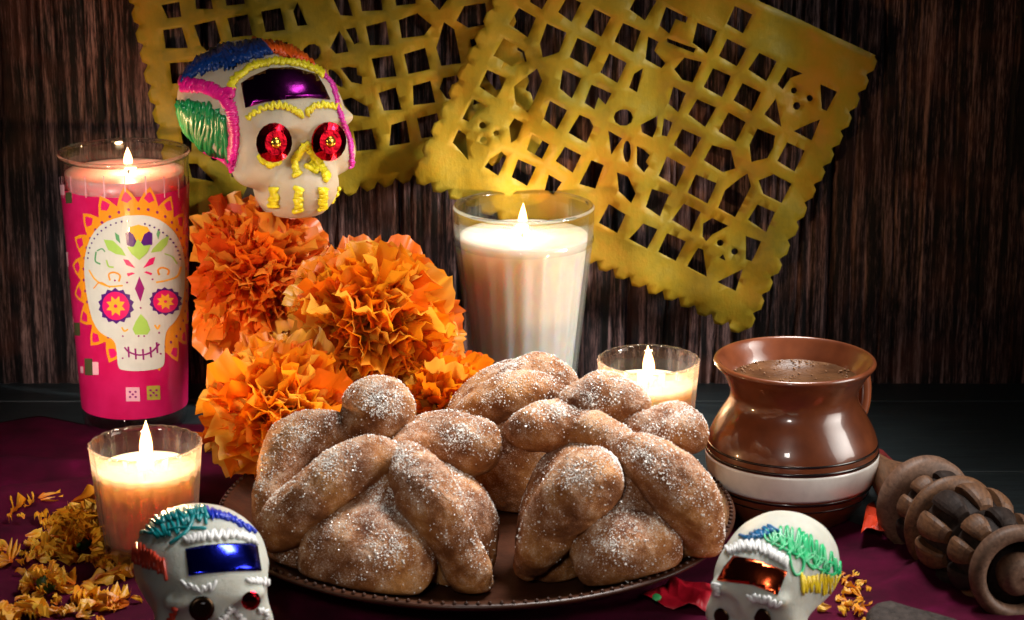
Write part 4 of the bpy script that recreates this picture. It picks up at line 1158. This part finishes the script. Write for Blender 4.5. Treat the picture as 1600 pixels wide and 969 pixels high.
# ------------------------------------------------------------------ SUGARED BREAD
def grains(W, F, N, seed, size=.029, bias=.12, parent=None, smin_=.55):
    g = np.random.default_rng(seed)
    a, b, c, d = (W[F[:, i]] for i in range(4))
    nr = np.cross(c - a, d - b); ar = np.linalg.norm(nr, axis=1); nr = nr / (ar[:, None] + 1e-9)
    up = nr @ np.array([.18, -.25, .95])
    ctr_ = (a + c) / 2
    cl = .5 + .5 * np.sin(ctr_[:, 0] * 1.3 + seed) * np.sin(ctr_[:, 1] * 1.1) * np.sin(ctr_[:, 2] * 1.7 + 1)
    cl2 = .6 + .4 * np.sin(ctr_[:, 0] * 4.3) * np.sin(ctr_[:, 1] * 5.1 + 2) * np.sin(ctr_[:, 2] * 4.7)
    w = ar * np.clip(up + bias, .04, 1.3) ** 1.5 * (.05 + cl ** 3 * 2.4) * (.15 + cl2 ** 2)
    w /= w.sum(); k = g.choice(len(F), N, p=w)
    s, t = g.random((2, N, 1)); P = (a[k] * (1 - s) + b[k] * s) * (1 - t) + (d[k] * (1 - s) + c[k] * s) * t
    P = P + nr[k] * .01
    sz = size * g.lognormal(0, .38, (N, 1)); sz = np.clip(sz, .015, .11)
    O = np.array([[1, 0, 0], [-1, 0, 0], [0, 1, 0], [0, -1, 0], [0, 0, 1], [0, 0, -1.]])
    q = g.standard_normal((N, 4)); q /= np.linalg.norm(q, axis=1)[:, None]; w_, x, y, z = q.T
    Rm = np.stack([np.stack([1 - 2 * (y * y + z * z), 2 * (x * y - z * w_), 2 * (x * z + y * w_)], 1), np.stack([2 * (x * y + z * w_), 1 - 2 * (x * x + z * z), 2 * (y * z - x * w_)], 1), np.stack([2 * (x * z - y * w_), 2 * (y * z + x * w_), 1 - 2 * (x * x + y * y)], 1)], 1)
    V = np.einsum('nij,kj->nki', Rm, O) * sz[:, :, None] + P[:, None, :]
    f = np.array([[0, 2, 4], [2, 1, 4], [1, 3, 4], [3, 0, 4], [2, 0, 5], [1, 2, 5], [3, 1, 5], [0, 3, 5]])
    FF = (f[None] + 6 * np.arange(N)[:, None, None]).reshape(-1, 3)
    return V.reshape(-1, 3), FF
def on_plate(d, X, Y, Z):
    r = np.sqrt((X - PC[0]) ** 2 + (Y - PC[1]) ** 2)
    zc = np.interp(r.ravel(), [0, 8, 10.3, 12.4, 13.4, 13.9, 14.6, 20], [.68, .78, 1.3, 2.1, 2.55, 2.6, 2.5, 2.5]).reshape(r.shape)
    return smax(d, zc - Z, .25)
def chain_sdf(P, Rd, seed):
    P = np.array(P); Rd = np.array(Rd)
    def f(X, Y, Z):
        d = None
        for i in range(len(P) - 1):
            c = capsule(X, Y, Z, P[i], P[i + 1], Rd[i], Rd[i + 1]); d = c if d is None else smin(d, c, .35)
        return on_plate(d + .10 * lump(X, Y, Z, 1.1, seed) + .05 * lump(X, Y, Z, 3.1, seed + 2), X, Y, Z)
    return f
def bread(loc, label, ellipsoids, bones, seed, d0, ng):
    """ellipsoids: (px, py, y, (rx, ry, rz)); bones: (name, [(px, py, r_px)], lift)"""
    root = thing("sugared_bread", loc, label, "bread")
    E = [(at_y(a, b, yy), r) for a, b, yy, r in ellipsoids]
    def body(X, Y, Z):
        d = None
        for c, r in E:
            q = ell(X, Y, Z, c, r); d = q if d is None else smin(d, q, .32)
        return on_plate(d + .16 * lump(X, Y, Z, .75, seed) + .05 * lump(X, Y, Z, 2.6, seed + 1), X, Y, Z)
    lo = np.min([c - np.array(r) for c, r in E], 0) - .7; hi = np.max([c + np.array(r) for c, r in E], 0) + .7
    V, F = surfnet(body, lo, hi, .17); mk("bun", V, F, M_crust, root); bv = bvh_of(V, F)
    GV = [grains(V, F, None or int(ng * .42), seed, parent=None)]
    for bi, (nm, P, lift) in enumerate(bones):
        C3, Rr = [], []
        for px, py, r in P:
            p, n = hit(bv, px, py, d0=d0)
            if np.dot(n, CAM - p) < 0: n = -n
            rc = r * depth(p) / FPX
            q = p + n * rc * lift + (-ray(px, py)) * rc * .15
            dd = ray(px, py); C3.append(CAM + dd * (depth(q) / np.dot(dd, FWD))); Rr.append(rc)
        C3 = np.array(C3); Rr = np.array(Rr) * 1.07
        if len(C3) > 2:
            C3 = curve_pts(C3, len(C3) * 2); Rr = np.interp(np.linspace(0, len(Rr) - 1, len(C3)), range(len(Rr)), Rr)
        if len(C3) == 1: C3 = np.vstack([C3, C3 + [.01, 0, -.15]]); Rr = np.array([Rr[0], Rr[0]])
        f = chain_sdf(C3, Rr, seed + bi * 1.7)
        lo = (C3 - Rr[:, None]).min(0) - .3; hi = (C3 + Rr[:, None]).max(0) + .3
        V, F = surfnet(f, lo, hi, .13); mk(nm, V, F, M_crust, root)
        GV.append(grains(V, F, int(ng * .58 / len(bones)), seed + bi))
    o = mk("sugar", *join_np(GV), M_sugar, root, smooth=False); o['kind'] = 'stuff'
def join_np(parts):
    V = np.vstack([p[0] for p in parts]); off = 0; F = []
    for v, f in parts: F.append(f + off); off += len(v)
    return V, np.vstack(F)

bread((-6.2, -4.6, 1.0), "large sugared bun with a round knob on top, at the left of the plate",
      [(595, 808, -4.0, (5.3, 4.2, 3.9)), (572, 874, -7.9, (3.55, 2.7, 2.75)), (470, 850, -4.6, (1.9, 2.8, 2.7)), (712, 838, -4.4, (2.2, 3.0, 3.3))],
      [("dough_strip", [(560, 676, 24), (505, 678, 32), (462, 690, 38), (440, 730, 34), (428, 775, 30), (420, 815, 22)], .1),
       ("dough_strip", [(612, 712, 20), (575, 718, 34), (535, 742, 38), (494, 772, 38), (455, 808, 38), (432, 832, 30)], .42),
       ("dough_strip", [(628, 704, 22), (660, 684, 30), (700, 690, 42), (738, 697, 44)], .45),
       ("dough_strip", [(624, 706, 16), (645, 735, 34), (668, 772, 44), (694, 815, 40), (712, 855, 28), (732, 888, 34), (742, 925, 24)], .55),
       ("dough_knob", [(590, 645, 56), (586, 655, 52)], .35), ("dough_knob", [(612, 708, 17)], .9)], 3, 124, 15000)
bread((6.4, -4.4, 1.0), "sugared bun with crossed strips leaning at the right of the plate",
      [(965, 785, -3.7, (4.7, 4.0, 4.0)), (976, 862, -7.8, (2.8, 2.3, 2.25)), (1070, 850, -4.2, (1.9, 2.6, 2.2)), (864, 832, -4.0, (2.0, 3.0, 3.3))],
      [("dough_strip", [(810, 672, 24), (846, 668, 36), (896, 664, 34), (940, 680, 26), (976, 702, 24)], .45),
       ("dough_strip", [(972, 700, 22), (1010, 718, 34), (1045, 748, 44), (1078, 788, 44), (1094, 832, 34), (1098, 868, 22)], .5),
       ("dough_strip", [(930, 735, 30), (922, 750, 46), (896, 776, 48), (866, 812, 40), (843, 850, 33), (826, 884, 22)], .62),
       ("dough_strip", [(985, 660, 22), (1020, 672, 30), (1052, 668, 36), (1078, 680, 26)], .3),
       ("dough_knob", [(905, 634, 34), (945, 624, 38), (985, 634, 30)], .1)], 8, 125, 13500)
bread((0.8, 7.0, 1.2), "sugared bun half hidden behind the other two, in front of the white candle",
      [(815, 690, 6.6, (4.5, 4.0, 4.6))],
      [("dough_strip", [(800, 600, 26), (835, 586, 30), (868, 596, 28), (888, 622, 22)], .2),
       ("dough_strip", [(725, 655, 20), (762, 632, 28), (800, 618, 32), (842, 612, 26), (880, 618, 22)], .4),
       ("dough_strip", [(740, 660, 28), (725, 690, 30), (716, 725, 26)], .2)], 15, 133, 6500)

# ------------------------------------------------------------------ CLAY MUG
def mug():
    c = at_y(1234, 800, 6.2); x, y = c[0], 6.2; b = np.array([x, y, .08])
    root = thing("clay_mug", (x, y, .08), "glossy brown clay mug with a white band, full of frothy chocolate", "mug")
    prof = np.array([(.05, .15), (3.1, .15), (3.35, 0), (3.6, .12), (4.15, 1.0), (4.6, 2.2), (4.78, 3.3), (4.62, 4.4), (4.1, 5.5), (3.62, 6.3), (3.5, 6.9), (3.72, 7.5), (4.08, 8.1), (4.36, 8.45), (4.45, 8.62), (4.36, 8.76), (4.18, 8.72), (3.9, 8.3), (3.5, 7.7), (3.25, 7.1), (3.25, 6.6)])
    Q = curve_pts(prof, 110); V, F = lathe([(max(r, .02), z) for r, z in Q], 128)
    seg = np.repeat(np.arange(len(Q) - 1), 128)
    mk("mug_body", V + b, F, M_clay, root)
    kz = lambda z: float(np.interp(z, [0, .12, 1.0, 2.2, 3.3, 4.4, 5.5], [3.35, 3.6, 4.15, 4.6, 4.78, 4.62, 4.1]))
    def band(z0, z1, off, mat, nm):
        Qb = np.array([q for q in Q[:60] if z0 <= q[1] <= z1 and q[0] > 3.4])
        r0 = np.interp([z0, z1], Q[8:60, 1], Q[8:60, 0])
        P = [(r0[0], z0)] + [tuple(q) for q in Qb] + [(r0[1], z1)]
        P = [(P[0][0] - .05, z0 - .01)] + [(r + off, z) for r, z in P] + [(P[-1][0] - .05, z1 + .01)]
        V, F = lathe(P, 128); mk(nm, V + b, F, mat, root)
    band(2.02, 3.52, .022, M_white, "white_band")
    band(3.57, 3.74, .026, M_black, "black_line"); band(4.02, 4.14, .026, M_black, "black_line"); band(1.74, 1.90, .026, M_black, "black_line"); band(1.30, 1.38, .026, M_black, "black_line")
    V, F = lathe([(.01, 7.62), (1.5, 7.62), (2.8, 7.6), (3.4, 7.62), (3.5, 7.66)], 64); V[:, 2] += .03 * np.sin(V[:, 0] * 2.1) * np.sin(V[:, 1] * 1.7 + 1)
    mk("hot_chocolate", V + b, F, M_choc, root)
    g = np.random.default_rng(5); parts = []
    bv, bf = lathe([(.01, -.6), (.8, -.3), (1, .1), (.6, .7), (.01, .9)], 7)
    for i in range(150):
        a = g.uniform(0, 6.28); r = g.uniform(2.75, 3.42) if i < 105 else g.uniform(0, 3.2); s = g.uniform(.03, .085)
        parts.append((bv * s + [r * math.cos(a), r * math.sin(a), 7.66], bf))
    V, F = join(parts); o = mk("froth", V + b, F, M_froth, root); o['kind'] = 'stuff'
    P = np.array([(3.85, 0, 7.75), (4.75, .0, 7.55), (5.3, 0, 6.6), (5.35, 0, 5.3), (4.95, 0, 4.3), (4.5, 0, 3.95)]) @ rotz(R(36)).T
    Q = curve_pts(P, 26); V, F = tube(Q, np.interp(np.linspace(0, 1, 26), [0, .2, .8, 1], [.55, .42, .42, .55]), 12)
    mk("handle", V + b, F, M_clay, root)
mug()

# ------------------------------------------------------------------ CARVED WOODEN WHISK
def whisk():
    tip = at_z(1592, 896, 2.15); back = at_z(1392, 748, 2.3)
    ax = back - tip; L = np.linalg.norm(ax); ax /= L
    root = thing("wooden_whisk", (tip[0], tip[1], .1), "carved wooden chocolate whisk with notched burnt rings, lying at the right edge", "whisk")
    u = np.cross(ax, [0, 0, 1.0]); u /= np.linalg.norm(u); v = np.cross(u, ax)
    K = 1.10; tip = tip + np.array([0, 0, -.05])
    def put(V): return tip + K * (V[:, 0:1] * u + V[:, 1:2] * v) + V[:, 2:3] * ax
    fa = ax * .55 + np.array([.12, .85, -.22]) * .45; fa /= np.linalg.norm(fa); fu = np.cross(fa, [0, 0, 1.0]); fu /= np.linalg.norm(fu); fv = np.cross(fu, fa)
    def putf(V): return tip + K * 1.06 * (V[:, 0:1] * fu + V[:, 1:2] * fv) + V[:, 2:3] * fa
    def part(name, prof, mat, segs=96, fl=None, smooth=True):
        V, F = lathe(prof, segs, fl); return mk(name, (putf if name in ('end_ring', 'inner_disc') else put)(V), F, mat, root, smooth=smooth)
    # end ring and core facing the viewer
    part("end_ring", [(1.45, -.05), (1.52, -.32), (1.75, -.42), (2.02, -.3), (2.12, .0), (2.08, .5), (1.9, .75), (1.5, .6), (1.42, .3), (1.45, -.05)], M_wood_lt, 96)
    part("core", [(.02, -.62), (.12, -.55), (.5, -.6), (.82, -.5), (.98, -.2), (1.0, .2), (.9, .5), (.75, .9), (.75, 1.5), (.9, 8.8)], M_wood_lt, 64)
    part("inner_disc", [(.02, .62), (1.5, .62), (1.5, .75), (.02, .75)], M_wood_dk, 48)
    def notch(n, ph, depth_, duty=.5):
        def f(rr, th, z):
            s = np.sin(n * th + ph); k = 1 / (1 + np.exp(-(s - (1 - 2 * duty)) * 9)); return rr - depth_ * k * (rr > 1.2)
        return f
    def barrel(t0, t1, r, n, name, dep, shift):
        zs = np.linspace(0, 1, 22)
        prof = [(.8, t0)] + [(r * (.82 + .18 * math.sin(math.pi * q) ** .5), t0 + (t1 - t0) * q) for q in zs] + [(.8, t1)]
        core = [(.7, t0 + .05)] + [((r - dep * .8) * (.85 + .15 * math.sin(math.pi * q)), t0 + (t1 - t0) * q) for q in zs] + [(.7, t1 - .05)]
        part(name, core, M_wood_dk, 48)
        # lobes standing proud of the burnt core
        for i in range(n):
            a0 = 2 * math.pi * (i + shift) / n; w = 2 * math.pi / n * .72
            V = []; na, nz = 8, 12
            for j in range(nz):
                q = j / (nz - 1); ww = w * (1 - .25 * abs(2 * q - 1) ** 3)
                for k in range(na):
                    a = a0 + ww * (k / (na - 1) - .5)
                    rr = r * (.80 + .20 * math.sin(math.pi * q) ** .6) - .12 * abs(2 * k / (na - 1) - 1) ** 4
                    V.append((rr * math.cos(a), rr * math.sin(a), t0 + (t1 - t0) * (.03 + .94 * q)))
            V = np.array(V); F = np.array([[j * na + k, j * na + k + 1, (j + 1) * na + k + 1, (j + 1) * na + k] for j in range(nz - 1) for k in range(na - 1)])
            N = V.copy(); N[:, 2] = 0; N /= np.linalg.norm(N, axis=1)[:, None]
            V2, F2 = thicken(V, F, N, dep)
            mk("lobe", put(V2), F2, M_wood_dk if (i + int(t0)) % 3 == 0 else M_wood, root, smooth=False)
    barrel(1.5, 3.5, 2.35, 9, "burnt_core", .55, .1)
    barrel(3.7, 6.6, 2.6, 10, "burnt_core", .6, .4)
    part("collar", [(1.2, 6.7), (2.2, 6.75), (2.45, 7.1), (2.3, 7.5), (1.2, 7.6)], M_wood)
    barrel(7.7, 9.4, 2.2, 9, "burnt_core", .5, .0)
    part("loose_ring", [(1.3, 9.6), (2.2, 9.6), (2.42, 9.9), (2.4, 10.5), (2.1, 10.9), (1.3, 10.8), (1.3, 9.6)], M_wood_lt)
    part("handle_neck", [(.02, 8.6), (1.2, 8.8), (1.6, 10.8), (1.5, 12), (1.1, 13.5), (.8, 15), (.65, 18), (.62, 24), (.5, 27), (.02, 27.2)], M_wood, 48)
whisk()

# ------------------------------------------------------------------ SMALL THINGS ON THE CLOTH
p = at_z(1424, 1008, 0)
V, F = lathe([(.02, 0), (1.9, 0), (2.2, .12), (2.3, .5), (2.25, 1.0), (2.1, 1.25), (1.9, 1.32), (1.5, 1.3), (.02, 1.3)], 60, lambda rr, t, z: rr * (1 + .03 * np.sin(t * 3 + 1) + .012 * np.sin(t * 17)) * np.where(np.cos(t - .9) > .45, .45 / np.clip(np.cos(t - .9), .45, 1), 1) if z > -1 else rr)
tag(mk("chocolate_piece", V + [p[0], p[1], .25], F, M_tablet, loc=(p[0], p[1], .25)), "greyish broken chocolate disc on the cloth at the bottom right edge", "chocolate")

def crumple(outline, z0, h, name, mat, label, cat, seed, step=12):
    V2, F = fill2d(outline, (), step); P = np.array([at_z(a, b, z0) for a, b in V2])
    P[:, 2] = z0 + h * (.5 + .5 * np.sin(P[:, 0] * 1.9 + seed) * np.cos(P[:, 1] * 1.3 + seed * 2)) + h * .4 * np.sin(P[:, 0] * 4 + P[:, 1] * 3)
    P[:, 2] = np.maximum(P[:, 2], .2)
    c = np.cross(P[F[:, 1]] - P[F[:, 0]], P[F[:, 2]] - P[F[:, 0]]); f = c[:, 2] < 0; F = F.copy(); F[f] = F[f][:, ::-1]
    N = np.zeros_like(P); N[:, 2] = 1
    tag(mk(name, *thicken(P, F, N, .03), mat, loc=P.mean(0)), label, cat)
crumple([(1005, 945), (1040, 920), (1070, 912), (1100, 918), (1130, 915), (1160, 930), (1150, 965), (1100, 956), (1040, 952)], .5, .5, "satin_scrap", M_redcloth, "crumpled red satin between the plate and the right small skull", "fabric", 2)
crumple([(1345, 835), (1356, 790), (1366, 788), (1378, 815), (1386, 834), (1362, 832)], .9, .5, "paper_scrap", M_redpaper, "bright red paper corner between the clay mug and the wooden whisk", "paper", 4, 8)
crumple([(1362, 700), (1380, 708), (1425, 745), (1410, 775), (1368, 760)], .9, .2, "satin_scrap", simple("dull_red_satin", (.16, .015, .015), .5), "dull red fabric strip behind the clay mug", "fabric", 6, 9)
V, F = lathe([(.02, 0), (.22, 0), (.25, .04), (.22, .08), (.02, .08)], 7)
p = at_z(1026, 934, 1.1); tag(mk("paper_bit", V @ rotx(.5).T + p, F, M_sequin, loc=p), "tiny green paper bit beside the red satin at the plate's edge", "paper bit")

# dark empty glass behind the left votive
def small_glass():
    c = at_z(392, 702, 0); b = np.array([c[0], c[1] + .6, .06])
    root = thing("dark_glass", b, "small dark empty glass holder behind the plate, under the lowest marigold", "glass")
    zs = np.linspace(0, 2.1, 8)
    fl = lambda rr, th, z: rr + .05 * np.abs(np.cos(th * 10))
    V, F = lathe([(.02, 0), (1.9, 0), (2.1, .1)] + [(2.1 + .18 * z, z + .1) for z in zs] + [(2.42, 2.28), (2.3, 2.3)] + [(2.1 + .16 * z - .25, z + .15) for z in zs[::-1] if z > .4] + [(.02, .5)], 120, fl)
    mk("glass_cup", V + b, F, M_darkglass, root)
small_glass()

# withered flower and loose petals
def dried_flower(px, py, rad, n, seed, label):
    c = at_z(px, py, .9); g = np.random.default_rng(seed)
    root = thing("dried_marigold", (c[0], c[1], .3), label, "dried flower")
    b = np.array([c[0], c[1], .3]); ms = petals(M_petal_dry, "dry", ruf=.2)
    for k in range(n):
        ph = g.uniform(0, 6.28); el = g.uniform(-.05, 1.45); d = np.array([math.cos(ph) * math.cos(el), math.sin(ph) * math.cos(el), abs(math.sin(el)) + .03])
        L = rad * g.uniform(.4, .62)
        put_petal(ms[k % 6], b + d * (rad * g.uniform(.35, .6)), d + g.uniform(-.35, .35, 3) * [1, 1, .5], g.uniform(-1, 1, 3), (L * g.uniform(.6, 1.2), L, L * 1.3), root, b)
    V, F = lathe([(.02, -.2), (.4, 0), (.55, .5), (.3, .9), (.02, 1)], 10); mk("calyx", V + b, F, M_green, root)
dried_flower(128, 838, 2.2, 95, 3, "largest withered yellow bloom lying on the cloth beside the left votive candle")
dried_flower(72, 905, 1.3, 36, 6, "small crushed yellow bloom on the cloth near the bottom left corner")
ms = petals(M_petal_dry, "dry", ruf=.2)
g = np.random.default_rng(77)
pool = [(40, 800, 28, 12, 8, "in the sparse patch farthest back at the left edge"), (20, 880, 25, 16, 10, "at the left edge beside the small crushed bloom"), (60, 860, 30, 14, 14, "between the two withered blooms"),
        (110, 915, 45, 12, 18, "in front of the small crushed bloom"), (165, 885, 25, 18, 18, "tight against the left small skull"), (90, 948, 60, 12, 24, "in the row nearest the viewer at the left"),
        (170, 945, 22, 14, 12, "at the foot of the left small skull"), (30, 950, 25, 14, 8, "in the bottom left corner"), (175, 850, 12, 14, 6, "below the left votive candle"),
        (1335, 905, 16, 22, 12, "right of the yellow iced small skull"), (1345, 955, 18, 10, 8, "between the right small skull and the chocolate piece"), (1300, 958, 14, 8, 3, "at the foot of the right small skull"), (110, 790, 12, 8, 3, "behind the largest withered bloom")]
for (cx, cy_, sx, sy, n, where) in pool:
    left = cx < 600
    for k in range(n):
        px = cx + g.normal() * sx * .7; py = cy_ + g.normal() * sy * .7
        p = at_z(px, py, .35); L = g.choice([.7, 1.0, 1.5]) * g.uniform(.75, 1.2) if left else g.uniform(.45, .8)
        a = g.uniform(0, 6.28); d = np.array([math.cos(a), math.sin(a), g.uniform(-.1, .5)])
        zt = cloth_z(p[0], p[1]) + .12
        o = put_petal(ms[k % 6], np.array([p[0], p[1], float(zt) + g.uniform(0, .25)]), d, np.array([g.uniform(-.7, .7), g.uniform(-.7, .7), 1.0]), (L * g.uniform(.5, 1.2), L, L * 1.2), None, np.zeros(3), "loose_petal")
        tag(o, "loose dried yellow petal " + where, "petal", "loose petals " + where)
